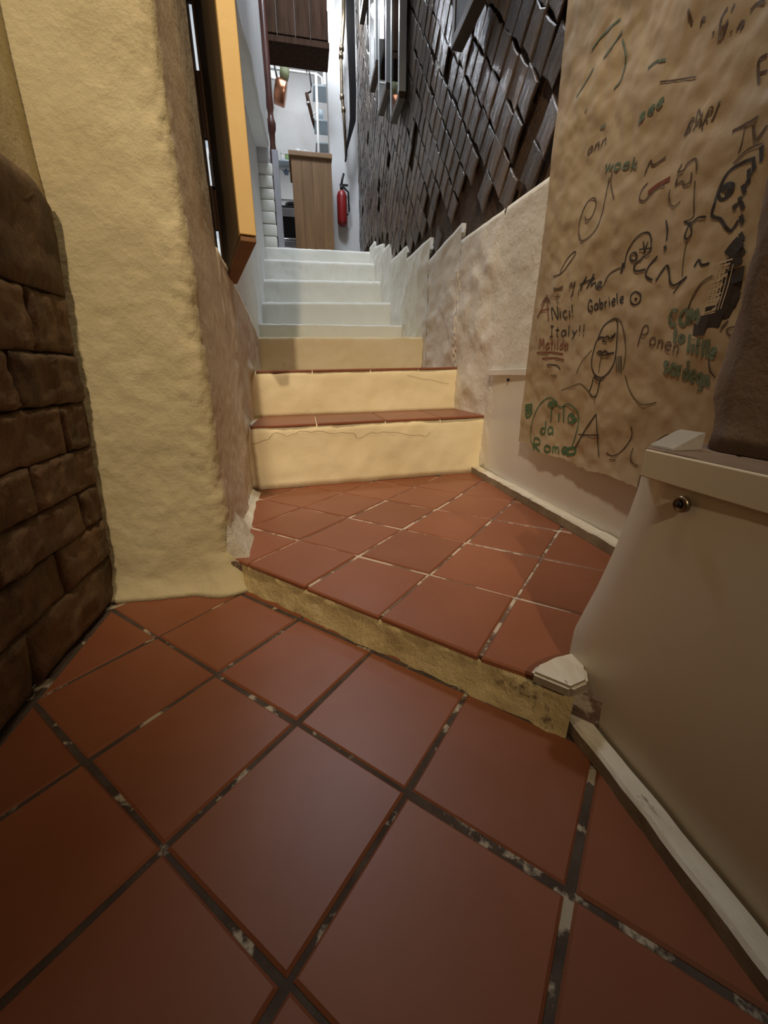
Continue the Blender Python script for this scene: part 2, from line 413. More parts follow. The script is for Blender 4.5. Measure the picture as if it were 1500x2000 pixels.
# thick wall above with a sloping soffit
bm = bmesh.new()
ys = lin(1.64, 4.70, 40); g = []
for y in ys:
    zb = 1.88 + 0.205 * (y - 1.64) + 0.03 * math.sin((y - 1.64) * 1.3) + 0.012 * nz((0, y, 0), 3)
    xf = -0.205 + 0.01 * nz((y, 0, 2), 2)
    g.append([bm.verts.new(c) for c in ((-0.5, y, zb + 0.01), (-0.32, y, zb), (xf - 0.02, y, zb), (xf, y, zb + 0.02), (xf, y, 3.2), (xf, y, 4.8), (-0.5, y, 4.8))])
for a, b in zip(g, g[1:]):
    for k in range(7): bm.faces.new((a[k], b[k], b[(k + 1) % 7], a[(k + 1) % 7]))
bm.faces.new(g[0]); bm.faces.new(g[-1][::-1])
struct(bmobj('wall_left_soffit', bm, M['white_wall']), 'thick white wall with a sloping soffit above the stairs')

# white painted brick jamb at the head of the stairs: one object per brick
jamb = struct(box('wall_brick_jamb', -0.335, -0.215, 4.738, 4.86, 1.5, 4.7, M['white_wall'], None, 0.002), 'white painted brick jamb at the head of the stairs')
rng = random.Random(5)
z = 1.69
k = 0
while z < 2.37:
    h = 0.098 + rng.uniform(-0.006, 0.006)
    bm = bmesh.new(); add_box(bm, -0.340 + rng.uniform(0, 0.008), -0.190 - rng.uniform(0, 0.008), 4.722 + rng.uniform(-0.004, 0.004), 4.80, z + 0.004, z + h - 0.004, 0.012, 3)
    bmobj('brick', bm, M['riser_white'], jamb, True); z += h; k += 1
struct(box('trim_3', -0.188, -0.130, 4.76, 4.84, 1.70, 2.50, mat('grey_jamb_board', (0.42, 0.41, 0.45), 0.5, (0.36, 0.35, 0.38), 6)), 'pale grey door jamb board beside the bricks')

# ------------------------------------------------------------------ stone wall on the left
def lean(z): return 0.058 * z / 0.76
sw = struct(mesh('wall_left_stone', [(x + (lean(z) if x > -0.5 else 0), y, z) for x in (-0.6, -0.468) for y in (-3.0, 0.885) for z in (0.0, 0.735)], [(0, 1, 3, 2), (4, 6, 7, 5), (0, 4, 5, 1), (2, 3, 7, 6), (0, 2, 6, 4), (1, 5, 7, 3)], M['mortar']), 'low wall of large brown stones')
def stone(y0, y1, z0, z1, seed, slant0=0.0, slant1=0.0, ztop=None, mossy=False):
    NU, NV = 19, 13; rng = random.Random(seed); V = []; F = []
    g = 0.0018
    ph = rng.uniform(0, 50); off = rng.uniform(-0.001, 0.004)
    for j in range(NV):
        for i in range(NU):
            u = i / (NU - 1); v = j / (NV - 1)
            yy = y0 + g + (y1 - y0 - 2 * g) * u + (slant0 * (1 - u) + slant1 * u) * (v - 0.5)
            zt = z1 if ztop is None else min(z1, ztop(yy))
            zz_ = z0 + g + (zt - z0 - 2 * g) * v
            e = min(u, 1 - u) * (y1 - y0); f = min(v, 1 - v) * (z1 - z0)
            ed = min(e, f); rim = min(1, ed / 0.007) if ed > 0 else 0
            x = -0.462 + lean(zz_) + off + 0.005 * math.sqrt(max(0, rim * (2 - rim))) + (0.007 * nz((ph, yy, zz_), 12) + 0.005 * nz((ph, yy, zz_ + 4), 38)) * rim
            # edges wander
            if 0 < u < 1 or 0 < v < 1:
                yy += 0.003 * nz((ph, yy, zz_), 30); zz_ += 0.003 * nz((ph + 9, yy, zz_), 30)
            V.append((x, yy, zz_))
    for j in range(NV - 1):
        for i in range(NU - 1):
            a = j * NU + i; F.append((a, a + 1, a + NU + 1, a + NU))
    n0 = len(V)
    ringi = [i for i in range(NU)] + [j * NU + NU - 1 for j in range(1, NV)] + [(NV - 1) * NU + i for i in range(NU - 2, -1, -1)] + [j * NU for j in range(NV - 2, 0, -1)]
    for q in ringi: V.append((-0.475 + lean(V[q][2]), V[q][1], V[q][2]))
    k = len(ringi)
    for q in range(k):
        F.append((ringi[(q + 1) % k], ringi[q], n0 + q, n0 + (q + 1) % k))
    F.append(tuple(n0 + q for q in range(k)))
    return mesh('stone', V, F, M['stone'], sw, True)
def stop(y): return 0.775 - 0.9 * max(0, y - 0.84)       # rounded top corner at the pillar
courses = [(0.0, 0.105, (0.60, 0.30, 0.02, -0.28)), (0.105, 0.190, (0.715, 0.42, 0.16, -0.1, -0.36)), (0.190, 0.268, (0.81, 0.57, 0.32, 0.1, -0.15)),
           (0.268, 0.345, (0.69, 0.44, 0.2, -0.05, -0.3)), (0.345, 0.430, (0.80, 0.52, 0.27, 0.02, -0.25)), (0.430, 0.515, (0.70, 0.52, 0.28, 0.02, -0.25)),
           (0.515, 0.610, (0.765, 0.52, 0.26, 0.0, -0.3)), (0.610, 0.775, (0.56, 0.30, 0.03, -0.24))]
sd = 1
for z0, z1, cuts in courses:
    y1 = 0.884
    for c in list(cuts) + [cuts[-1] - 0.3, cuts[-1] - 0.55, -1.19]:
        if y1 - c > 0.03 and c > -1.2:
            stone(c, y1, z0, z1, sd, random.Random(sd).uniform(-0.02, 0.02), 0 if y1 > 0.88 else random.Random(sd + 50).uniform(-0.015, 0.015), stop if z1 > 0.7 else None)
        sd += 1; y1 = c
# plaster wall above the stones, set a little back
plan = [(-0.412, y, 1.0) for y in [-3.0, -2.0] + lin(-1.2, 0.884, 80)] + [(-0.6, 0.884, 0), (-0.6, -3.0, 0)]
struct(sweep('wall_left_plaster', plan, lin(0.737, 2.7, 50), M['cream'], lambda p: 0.006 * nz(p, 6)), 'plain plaster wall above the stones')

# ------------------------------------------------------------------ staircase
ST = struct(empty('staircase', (0.26, 1.5, 0.0)), 'short steep staircase with painted risers')
def sp(o):
    o.parent = ST; o.matrix_parent_inverse = Matrix.Translation((-0.26, -1.5, 0)); return o
# (y left, y right, z left, z right)
steps = [(1.50, 1.62, 0.298, 0.308), (1.86, 1.985, 0.489, 0.509), (2.60, 2.62, 0.688, 0.706), (3.18, 3.20, 0.824, 0.835),
         (3.64, 3.64, 1.029, 1.058), (4.07, 4.07, 1.277, 1.297), (4.41, 4.42, 1.512, 1.521), (4.72, 4.74, 1.690, 1.702)]
XA, XB = -0.36, 0.752
for k, (yl_, yr_, zl_, zr_) in enumerate(steps):
    white = k >= 3
    zb = (ZL + 0.0005 if k == 0 else steps[k - 1][2] + 0.0005, ZL + 0.0005 if k == 0 else steps[k - 1][3] + 0.0005)
    ybl, ybr = (steps[k + 1][0] + 0.12, steps[k + 1][1] + 0.12) if k < 7 else (4.98, 4.98)
    NX, NZ = 70, 10; V = []; F = []
    for j in range(NZ + 1):
        for i in range(NX + 1):
            u = i / NX; v = j / NZ; x = XA + (XB - XA) * u
            z0 = zb[0] + (zb[1] - zb[0]) * u; z1 = zl_ + (zr_ - zl_) * u
            z = z0 + (z1 - z0) * v
            if j == NZ: z += 0.004 * nz((x, k, 0), 14)
            y = yl_ + (yr_ - yl_) * (x + 0.21) / 0.95
            y += 0.006 * nz((x, k * 3, z), 6) + 0.003 * nz((x, k * 3, z), 25) - 0.006 * (1 - v) ** 3 + (0.004 if j == NZ else 0)
            V.append((x, y, z))
    for j in range(NZ):
        for i in range(NX):
            a = j * (NX + 1) + i; F.append((a, a + 1, a + NX + 2, a + NX + 1))
    n0 = len(V); tr = [NZ * (NX + 1) + i for i in range(NX + 1)]
    V += [(XA, ybl, V[tr[0]][2]), (XB, ybr, V[tr[-1]][2]), (XA, ybl, zb[0]), (XB, ybr, zb[1])]
    F.append(tuple(tr + [n0 + 1, n0])); F.append(tuple([i for i in range(NX + 1)][::-1] + [n0 + 2, n0 + 3]))
    F.append((n0, n0 + 1, n0 + 3, n0 + 2)); F.append((0, tr[0], n0, n0 + 2)); F.append((NX, n0 + 3, n0 + 1, tr[-1]))
    s = sp(mesh('step', V, F, M['riser_white' if white else 'riser_yellow'], None, True))
    s['label'] = 'white painted riser' if white else 'yellow painted riser'
    for p in s.data.polygons:
        if len(p.vertices) > 4: p.use_smooth = False
    # terracotta tread tiles on the two lowest steps
    if k < 2:
        nt_ = 4; e = [-0.21, 0.03, 0.30, 0.54, 0.752]
        for q in range(nt_):
            x0, x1 = e[q] + 0.002, e[q + 1] - 0.002
            ys_ = lambda x: yl_ + (yr_ - yl_) * (x + 0.21) / 0.95
            yn = steps[k + 1]; yb = lambda x: yn[0] + (yn[1] - yn[0]) * (x + 0.21) / 0.95
            poly = [(x0, ys_(x0) - 0.003), (x1, ys_(x1) - 0.003), (x1, yb(x1) + 0.02), (x0, yb(x0) + 0.02)]
            vv, ff = tile_mesh(poly, 0, 0.009, 0.003)
            vv = [(a, b, c + zl_ + (zr_ - zl_) * (a + 0.21) / 0.95 - 0.001) for a, b, c in vv]
            t = mesh('tread_tile', vv, ff, M['tile'], s)
            t.matrix_parent_inverse = Matrix.Translation((0, 0, 0))
def ribbon(bm, pts, w, normal):
    pts = [Vector(p) for p in pts]; prev = None
    for i, p in enumerate(pts):
        t = (pts[min(i + 1, len(pts) - 1)] - pts[max(i - 1, 0)]).normalized()
        s = t.cross(normal).normalized() * (w / 2)
        a, b = bm.verts.new(p - s), bm.verts.new(p + s)
        if prev: bm.faces.new((prev[0], prev[1], b, a))
        prev = (a, b)
# hairline crack across the first riser
def crack(name, pxs, yf, off, w, st):
    bm = bmesh.new(); pts = []; rng = random.Random(len(pxs))
    for a, b in zip(pxs, pxs[1:]):
        for t in (0, 0.33, 0.66):
            pts.append((a[0] + (b[0] - a[0]) * t, a[1] + (b[1] - a[1]) * t + rng.uniform(-2, 2)))
    P = []
    for q in pts:
        d = ray(*q); y0, y1 = yf
        # plane y = y0 + (y1-y0)*(x+.21)/.95
        s = (y1 - y0) / 0.95; t = (y0 + s * 0.21) / (d.y - s * d.x); p = CC + d * t
        p.y += 0.006 * nz((p.x, 0 if st == 0 else st * 3, p.z), 6) - off
        P.append(p)
    ribbon(bm, P, w, Vector((0, -1, 0)))
    sp(bmobj(name, bm, M['crack']))
crack('plaster_crack', [(492, 868), (525, 855), (540, 843), (560, 852), (585, 843), (620, 842), (655, 846), (690, 845), (700, 858), (725, 845), (760, 842), (800, 848), (830, 852), (845, 840)], (1.50, 1.62), 0.0045, 0.0012, 0)
crack('plaster_crack', [(795, 734), (830, 742), (860, 745), (885, 750)], (1.86, 1.985), 0.0045, 0.0011, 1)

# ------------------------------------------------------------------ right wall
def rw_disp(p): return 0.012 * nz(p, 5) + 0.006 * nz((p[0], p[1] * 0.6, p[2]), 16, 3) + 0.002 * nz(p, 50)
# stepped top of the white plaster: heights taken on the wall
tops = [(0.3, 1.00), (1.26, 1.03), (2.02, 1.066), (2.021, 1.135), (2.52, 1.105), (2.521, 1.218), (3.07, 1.245), (3.071, 1.325), (3.66, 1.36), (3.661, 1.50), (4.0, 1.52), (4.001, 1.58), (4.45, 1.67), (4.451, 1.72), (4.75, 1.74)]
def wtop(y):
    for (a, za), (b, zb_) in zip(tops, tops[1:]):
        if a <= y <= b: return za + (zb_ - za) * (y - a) / (b - a)
    return tops[-1][1]
ysr = []
for (a, _), (b, _) in zip(tops, tops[1:]): ysr += lin(a, b, max(1, int((b - a) / 0.022)))[:-1]
ysr.append(4.75)
plan = [(XR - 0.002, y, 1.0) for y in ysr] + [(0.95, 4.75, 0), (0.95, 0.3, 0)]
V = []; F = []
NVr = 70; n = len(ysr)
for j in range(NVr + 1):
    for y in ysr:
        z = wtop(y) * j / NVr
        d = rw_disp((0, y, z)) * (1 if y > 1.60 else 0.3) * min(1, (NVr - j) / 3 + 0.3)
        V.append((XR - 0.012 - max(-0.004, d), y, z))
for j in range(NVr):
    for i in range(n - 1):
        a = j * n + i; F.append((a, a + n, a + n + 1, a + 1))
n0 = len(V); V += [(0.95, y, wtop(y)) for y in ysr] + [(0.95, y, 0) for y in ysr]
for i in range(n - 1):
    F.append((NVr * n + i, n0 + i, n0 + i + 1, NVr * n + i + 1)); F.append((n0 + i, n0 + n + i, n0 + n + i + 1, n0 + i + 1))
rw = struct(mesh('wall_right_plaster', V, F, M['white_plaster'], None, True), 'lumpy white plaster wall along the stairs')
# wall core behind the slates and behind the paper
core = struct(box('wall_right', 0.765, 0.95, -3.0, 6.0, 0.0, 4.8, M['slate_bed'], None, 0.001), 'wall clad in brown diamond slates')

# slates: diamond pieces, tips down, slightly tilted
SW_, SH_ = 0.150, 0.150
rng = random.Random(11)
def slate_geo(w, h, seed):
    r = random.Random(seed)
    j = lambda s: r.uniform(-s, s)
    pts = [(0, -h / 2 + j(.006)), (w * 0.235, -h * 0.235 + j(.006)), (w / 2 + j(.004), 0 + j(.008)), (w * 0.24, h * 0.24 + j(.006)), (0, h / 2), (-w * 0.24, h * 0.24 + j(.006)), (-w / 2 + j(.004), 0 + j(.008)), (-w * 0.235, -h * 0.235 + j(.006))]
    V = [(-0.003, a, b) for a, b in pts] + [(0.003, a, b) for a, b in pts] + [(-0.0048 + j(.001), a * 0.92, b * 0.92) for a, b in pts]
    n = 8
    F = [tuple(range(8, 16)), tuple(range(16, 24))[::-1]]
    for i in range(n):
        k = (i + 1) % n
        F += [(i, k, n + k, n + i), (2 * n + i, 2 * n + k, k, i)]
    return V, F
smesh = []
for s in range(10):
    v_, f_ = slate_geo(SW_ * 0.97, SH_ * 0.98, s)
    m_ = bpy.data.meshes.new('slate'); m_.from_pydata(v_, [], [tuple(f) for f in f_]); m_.update(); m_.materials.append(M['slate']); smesh.append((m_, v_, f_))
cells = []
row = 0; z = 1.02
while z < 4.75:
    y = 1.2 + (SW_ / 2 if row % 2 else 0)
    while y < 5.95:
        zmax = 0.75 + 0.76 * y
        if z - SH_ * 0.42 > wtop(min(y, 4.75)) - 0.02 and z < zmax and (y > 1.28):
            cells.append((y, z))
        y += SW_
    z += SH_ / 2; row += 1
# some slates are missing low down near the paper
keep = []
for y, z in cells:
    low_ = z - wtop(min(y, 4.75)) < 0.22 and y < 2.7
    if low_ and rng.random() < 0.35: continue
    if rng.random() < 0.03: continue
    keep.append((y, z))
keep.sort(key=lambda c: c[0] ** 2 + (c[1] - CAMZ) ** 2)
bmv, bmf = [], []
for idx, (y, z) in enumerate(keep):
    m_, v_, f_ = smesh[rng.randrange(10)]
    R = Matrix.Rotation(rng.uniform(-0.04, 0.04), 4, 'X') @ Matrix.Rotation(rng.uniform(-0.03, 0.03), 4, 'Z') @ Matrix.Rotation(0.02 + rng.uniform(-0.03, 0.03), 4, 'Y')
    T = Matrix.Translation((0.752 - rng.uniform(0, 0.004), y + rng.uniform(-0.006, 0.006), z + rng.uniform(-0.006, 0.006))) @ R @ Matrix.Diagonal((1, rng.uniform(0.9, 1.0), rng.uniform(0.92, 1.04), 1))
    if idx < 300:
        o = bpy.data.objects.new('slate', m_); COL.objects.link(o); o.matrix_world = T; o.parent = core
    else:
        b0 = len(bmv); bmv += [tuple(T @ Vector(p)) for p in v_]; bmf += [tuple(b0 + q for q in f) for f in f_]
if bmf:
    so = mesh('slate_field', bmv, bmf, M['slate'], core); so['kind'] = 'stuff'

# low plinth on the right with the beige sheet in front of it
struct(box('wall_right_plinth', 0.378, 0.76, -3.0, 0.362, 0.0, 0.392, M['dark_plaster'], None, 0.004), 'low plinth behind the near beige sheet')
struct(box('wall_right_footing', 0.43, 0.735, 0.3625, 0.44, 0.0675, 0.392, M['dark_plaster'], None, 0.004), 'rough footing under the dark column')
# rough plaster column standing on the plinth
def col_edge(z):
    if z > 0.56: return 0.505
    return 0.505 + 0.055 * ((0.56 - z) / 0.18) - 0.0 
NZc = 60; V = []; F = []
prof = [math.radians(a) for a in range(90, 181, 9)]
zc = lin(0.393, 1.6, NZc)
for z in zc:
    t = max(0, min(1, (0.60 - z) / 0.20)); ex = 0.478 + 0.006 * t; ey = 0.435; rr = 0.05
    ring_ = [(0.76, ey)] + [(ex + rr + (rr) * math.cos(a), ey - rr + rr * math.sin(a)) for a in prof] + [(ex, y) for y in lin(ey - rr, -1.19, 24)[1:]] + [(0.76, -1.19)]
    for i, (x, y) in enumerate(ring_):
        d = 0.006 * nz((x, y, z), 9) + 0.003 * nz((x, y, z), 30) if 0 < i < len(ring_) - 1 else 0
        V.append((x - d, y + (d if i <= 11 else 0), z))
    nc = len(ring_)
for k in range(NZc):
    for i in range(nc):
        j = (i + 1) % nc; F.append((k * nc + i, (k + 1) * nc + i, (k + 1) * nc + j, k * nc + j))
F.append(tuple(range(nc))); F.append(tuple(range(NZc * nc, (NZc + 1) * nc))[::-1])
struct(mesh('wall_right_column', V, F, M['dark_plaster'], None, True), 'dark rough plaster column rising behind the near beige sheet')
# grey wedge of plaster beside the column
wv = [(0.434, 0.3925), (0.476, 0.3925), (0.476, 0.413), (0.468, 0.411), (0.435, 0.395)]
wv = [(x, 0.436, z) for x, z in wv] + [(x, 0.402, z) for x, z in wv]
tag(mesh('plaster_wedge', wv, [(0, 1, 2, 3, 4), (9, 8, 7, 6, 5), (0, 5, 6, 1), (1, 6, 7, 2), (2, 7, 8, 3), (3, 8, 9, 4), (4, 9, 5, 0)], mat('grey_cement', (0.36, 0.32, 0.27), 0.85, (0.28, 0.25, 0.21), 10, 0.4, 40)),
    'small grey cement wedge against the foot of the dark column', 'wedge')

# ------------------------------------------------------------------ sheets along the right side
def sheet(name, edge, y_end, z0, z1, X, bow, m, label, bend, thick=0.003):
    NZs, NYs = 40, 40; V = []; F = []
    for side in (0, 1):
        for j in range(NZs + 1):
            z = z0 + (z1 - z0) * j / NZs
            ye = edge(z)
            for i in range(NYs + 1):
                y = ye + (y_end - ye) * i / NYs
                V.append((X - bow(y, z, i / NYs) + side * thick, y, z))
    n1 = (NZs + 1) * (NYs + 1); Wd = NYs + 1
    for j in range(NZs):
        for i in range(NYs):
            a = j * Wd + i
            F += [(a, a + Wd, a + Wd + 1, a + 1), (n1 + a, n1 + a + 1, n1 + a + Wd + 1, n1 + a + Wd)]
    rim = [i for i in range(Wd)] + [j * Wd + NYs for j in range(1, NZs + 1)] + [NZs * Wd + i for i in range(NYs - 1, -1, -1)] + [j * Wd for j in range(NZs - 1, 0, -1)]
    for q in range(len(rim)):
        a, b = rim[q], rim[(q + 1) % len(rim)]; F.append((a, b, n1 + b, n1 + a))
    e = empty(name, (X, (edge(z0) + y_end) / 2, z0)); tag(e, label, 'wall panel')
    def par(o): o.parent = e; o.matrix_parent_inverse = Matrix.Translation(-e.location); return o
    par(mesh('board', V, F, m, None, True))
    return e, par
def interp(tab, z):
    for (a, va), (b, vb) in zip(tab, tab[1:]):
        if a <= z <= b: return va + (vb - va) * (z - a) / (b - a)
    return tab[0][1] if z < tab[0][0] else tab[-1][1]
et = [(0.0, 0.412), (0.06, 0.424), (0.13, 0.423), (0.21, 0.402), (0.30, 0.384), (0.36, 0.374), (0.40, 0.372)]
e, par = sheet('beige_wall_panel', lambda z: interp(et, z), -1.18, 0.004, 0.398, 0.368,
               lambda y, z, u: 0.005 * math.sin(z / 0.4 * math.pi) * (1 + 0.6 * math.sin(y * 9 + z * 5)) + 0.004 * max(0, 1 - u * 12) * math.sin(z / 0.4 * math.pi * 2), M['sheet'],
               'bowed beige sheet with a folded top rim, screwed to the plinth', None)
# folded rim: raised band along the top
bm = bmesh.new(); V = []
for y in lin(0.371, -0.478, 60):
    pass
par(box('rim', 0.3640, 0.3672, -1.178, 0.371, 0.372, 0.4025, M['sheet'], None, 0.0015))
p = atx(1328, 985, 0.362)
Mx = Matrix.Translation((0.366, p.y, p.z)) @ Matrix.Rotation(-math.pi / 2, 4, 'Y')
b = par(lathe('screw', [(0.0001, 0), (0.0085, 0), (0.0085, 0.004), (0.006, 0.006), (0.0058, 0.0052), (0.0001, 0.005)], M['brass'], None, Mx)); b['label'] = 'brass screw cup'
b = par(lathe('screw_socket', [(0.0001, 0.0055), (0.0032, 0.0055), (0.003, 0.0065), (0.0001, 0.0065)], M['dark_metal'], None, Mx))

e, par = sheet('white_wall_panel', lambda z: 1.585 + 0.01 * math.sin(z * 9), 0.37, 0.072, 0.497, 0.736,
               lambda y, z, u: 0.004 * math.sin(y * 6 + 1) + 0.012 * max(0, 1 - u * 10) * math.sin((z - 0.07) / 0.43 * math.pi) * -0.6, M['sheet_white'],
               'smooth white sheet on the landing wall beneath the brown paper', None)
par(box('rim', 0.7275, 0.736, 0.38, 1.585, 0.478, 0.500, M['sheet_white'], None, 0.0015))
p = atx(992, 742, 0.734)
par(lathe('screw', [(0.0001, 0), (0.006, 0), (0.005, 0.004), (0.0001, 0.0045)], M['dark_metal'], None, Matrix.Translation((0.735, p.y, p.z)) @ Matrix.Rotation(-math.pi / 2, 4, 'Y')))

# baseboard strips
def strip(name, x0, x1, y0, y1, z0, z1, label, cut=0.0):
    NYs = 90; V = []; F = []
    for i in range(NYs + 1):
        y = y0 + (y1 - y0) * i / NYs
        w = 0.002 * nz((1, y, 0), 18); h = 0.0025 * nz((4, y, 0), 22)
        t = max(0, 1 - (y1 - y) / 0.06) * cut
        V += [(x0 + w + t, y, z0), (x0 + w + t, y, z1 - 0.004 + h), (x0 + 0.004 + w + t, y, z1 + h), (x1, y, z1 + h), (x1, y, z0)]
    for i in range(NYs):
        for k in range(5):
            a = i * 5 + k; b = i * 5 + (k + 1) % 5; F.append((a, b, b + 5, a + 5))
    F += [(4, 3, 2, 1, 0), tuple(NYs * 5 + k for k in range(5))]
    o = struct(mesh(name, V, F, M['strip']), label); o.data.materials.append(M['strip_side'])
    for p_ in o.data.polygons:
        if p_.normal.x < -0.8: p_.material_index = 1
    return o
strip('baseboard_right_near', 0.336, 0.3615, -1.18, 0.452, 0.0, 0.024, 'chipped white wooden strip under the beige sheet', 0.022)
strip('baseboard_right', 0.700, 0.7335, 0.45, 1.64, ZL, ZL + 0.030, 'white wooden strip along the landing wall')
# broken wooden block on the edge of the landing
bm = bmesh.new()
out = [atz(1037, 1312, ZL + 0.022), atz(1050, 1296, ZL + 0.022), atz(1085, 1284, ZL + 0.022), atz(1140, 1266, ZL + 0.022), atz(1150, 1330, ZL + 0.022), atz(1117, 1345, ZL + 0.022)]
lo_ = [bm.verts.new((p.x + 0.002, p.y + 0.002, ZL + 0.0012)) for p in out]; up_ = [bm.verts.new(p) for p in out]
bm.faces.new(lo_[::-1]); bm.faces.new(up_)
for i in range(6): bm.faces.new((lo_[i], lo_[(i + 1) % 6], up_[(i + 1) % 6], up_[i]))
bmesh.ops.bevel(bm, geom=list(bm.edges), offset=0.004, segments=2, affect='EDGES')
wb = tag(bmobj('wooden_block', bm, M['strip']), 'chipped whitewashed wooden block on the landing edge beside the beige sheet', 'wood block')
wb.data.materials.append(M['strip_side'])
for p_ in wb.data.polygons:
    if p_.normal.z < 0.5 and p_.normal.y < 0: p_.material_index = 1

# ------------------------------------------------------------------ brown paper with drawings
PX = 0.7185
def pdisp(y, z):
    w = 0.006 * nz((1, y * 0.8 + z * 0.5, z * 0.8 - y * 0.6), 7, 3) + 0.0022 * nz((3, y + z * 0.5, z * 1.2 - y), 22, 3)
    curl = 0.012 * max(0, (0.32 - z) / 0.1) ** 2 if z < 0.32 else 0
    edge_ = max(0, 1 - (1.28 - y) / 0.05)
    return w * (1 - 0.7 * edge_) + curl * 0.6
def pbot(y):
    t = [(0.3, 0.20), (0.60, 0.245), (0.75, 0.243), (0.83, 0.248), (0.90, 0.240), (1.0, 0.252), (1.12, 0.247), (1.20, 0.262), (1.30, 0.262)]
    return interp(t, y) + 0.004 * nz((0, y, 0), 40)
NY_, NZ_ = 150, 190; V = []; F = []
for i in range(NY_ + 1):
    for j in range(NZ_ + 1):
        v = j / NZ_
        yl0 = 1.262 + 0.006 * math.sin(v * 9)
        y = 0.46 + (yl0 - 0.46) * i / NY_
        zb = pbot(y); z = zb + (1.62 - zb) * v
        V.append((PX - pdisp(y, z), y, z))
for i in range(NY_):
    for j in range(NZ_):
        a = i * (NZ_ + 1) + j; F.append((a, a + 1, a + NZ_ + 2, a + NZ_ + 1))
n1 = len(V); V += [(x + 0.0008, y, z) for x, y, z in V]
nf = len(F); F += [tuple(n1 + q for q in f[::-1]) for f in F[:nf]]
paper = mesh('drawing_paper', V, F, M['paper'], None, True)
tag(paper, 'large crumpled brown paper covered in handwritten names and doodles, hung on the landing wall', 'paper')

def onpaper(px, py):
    p = atx(px, py, PX)
    for _ in range(3):
        p = atx(px, py, PX - pdisp(p.y, p.z))
    d = ray(px, py)
    return p + Vector((-0.0014, 0, 0))
inks = {}; CUR = ['doodle']
def stroke(ink, pts, w=3.0, s=3.0, o=(1000, 400), smooth=True):
    """polyline in crop pixels -> ribbon lying on the paper; w is in photo pixels"""
    P = [(o[0] + x / s, o[1] + y / s) for x, y in pts]
    if smooth and len(P) > 2:
        Q = []
        for i in range(len(P) - 1):
            p0 = P[max(i - 1, 0)]; p1 = P[i]; p2 = P[i + 1]; p3 = P[min(i + 2, len(P) - 1)]
            for t in (0, 0.25, 0.5, 0.75):
                Q.append(tuple(0.5 * ((2 * p1[a]) + (-p0[a] + p2[a]) * t + (2 * p0[a] - 5 * p1[a] + 4 * p2[a] - p3[a]) * t * t + (-p0[a] + 3 * p1[a] - 3 * p2[a] + p3[a]) * t ** 3) for a in (0, 1)))
        P = Q + [P[-1]]
    W3 = [onpaper(*q) for q in P]
    dist = (W3[0] - CC).length
    inks.setdefault((CUR[0], ink), []).append((W3, w * 0.78 * dist / 820))
K5 = dict(o=(1000, 0)); K6 = dict(o=(1000, 400))
S = stroke
# --- big spiral and loops
S('ink_brown', [(590, 1000), (582, 1080), (600, 1165)], 2.4, **K5)
S('ink_brown', [(575, 1040), (555, 1130), (530, 1250), (490, 1350), (420, 1410), (395, 1380), (400, 1290), (440, 1190), (485, 1160), (495, 1200), (470, 1270), (440, 1290), (430, 1270)], 2.6, **K5)
S('ink_brown', [(780, 1020), (815, 940), (830, 968), (905, 920)], 3.2, **K5)
S('ink_brown', [(800, 1070), (765, 1110), (750, 1165), (780, 1175), (830, 1120), (900, 1080)], 2.6, **K5)
S('ink_red', [(800, 1130), (850, 1090), (930, 1045)], 7, **K5)
S('ink_brown', [(1000, 960), (975, 1010), (1010, 995), (1030, 960), (1080, 930), (1086, 1000)], 3, **K5)
S('ink_brown', [(975, 1040), (962, 1085), (1000, 1062), (1015, 1085), (1050, 1060), (1055, 1010)], 3, **K5)
S('ink_brown', [(930, 1110), (922, 1150), (945, 1210), (990, 1180)], 2, **K5)
S('ink_brown', [(1075, 1060), (1070, 1170), (1065, 1270), (1010, 1300)], 2.6, **K5)
S('ink', [(1012, 1298), (1050, 1310), (1095, 1275), (1140, 1272)], 3.4, **K5)
S('ink', [(1045, 1305), (1015, 1380), (1030, 1400), (1056, 1360), (1045, 1305)], 3, **K5)
S('ink_brown', [(1030, 1400), (1010, 1500), (1000, 1620)], 2.4, **K5)
S('ink', [(905, 1290), (914, 1350), (908, 1410)], 3, **K5)
S('ink', [(898, 1440), (903, 1462)], 6, **K5)
# --- face in profile with black curls
S('ink', [(1420, 930), (1350, 955), (1270, 1010), (1222, 1095), (1190, 1190), (1175, 1262), (1225, 1285), (1255, 1330), (1280, 1352), (1300, 1338), (1330, 1290)], 5, **K5)
S('ink_brown', [(1470, 840), (1380, 880), (1300, 960)], 3, **K5)
S('ink', [(1215, 1135), (1240, 1092), (1285, 1075), (1302, 1095), (1272, 1150), (1228, 1168), (1213, 1135)], 5, **K5)
S('ink', [(1235, 1120), (1275, 1090), (1280, 1110), (1250, 1145)], 7, **K5)
for x, y, r_ in ((1392, 1020, 17), (1362, 1108, 17), (1352, 1205, 15), (1350, 1286, 17), (1308, 1212, 9), (1340, 1165, 8), (1385, 1068, 9), (1420, 960, 22), (1465, 900, 24), (1350, 1385, 16), (1310, 1470, 26), (1350, 1460, 22)):
    S('ink', [(x - 12, y + 10), (x, y), (x + 12, y - 10)], r_, **K5)
S('ink', [(1310, 1212), (1345, 1170)], 4, **K5)
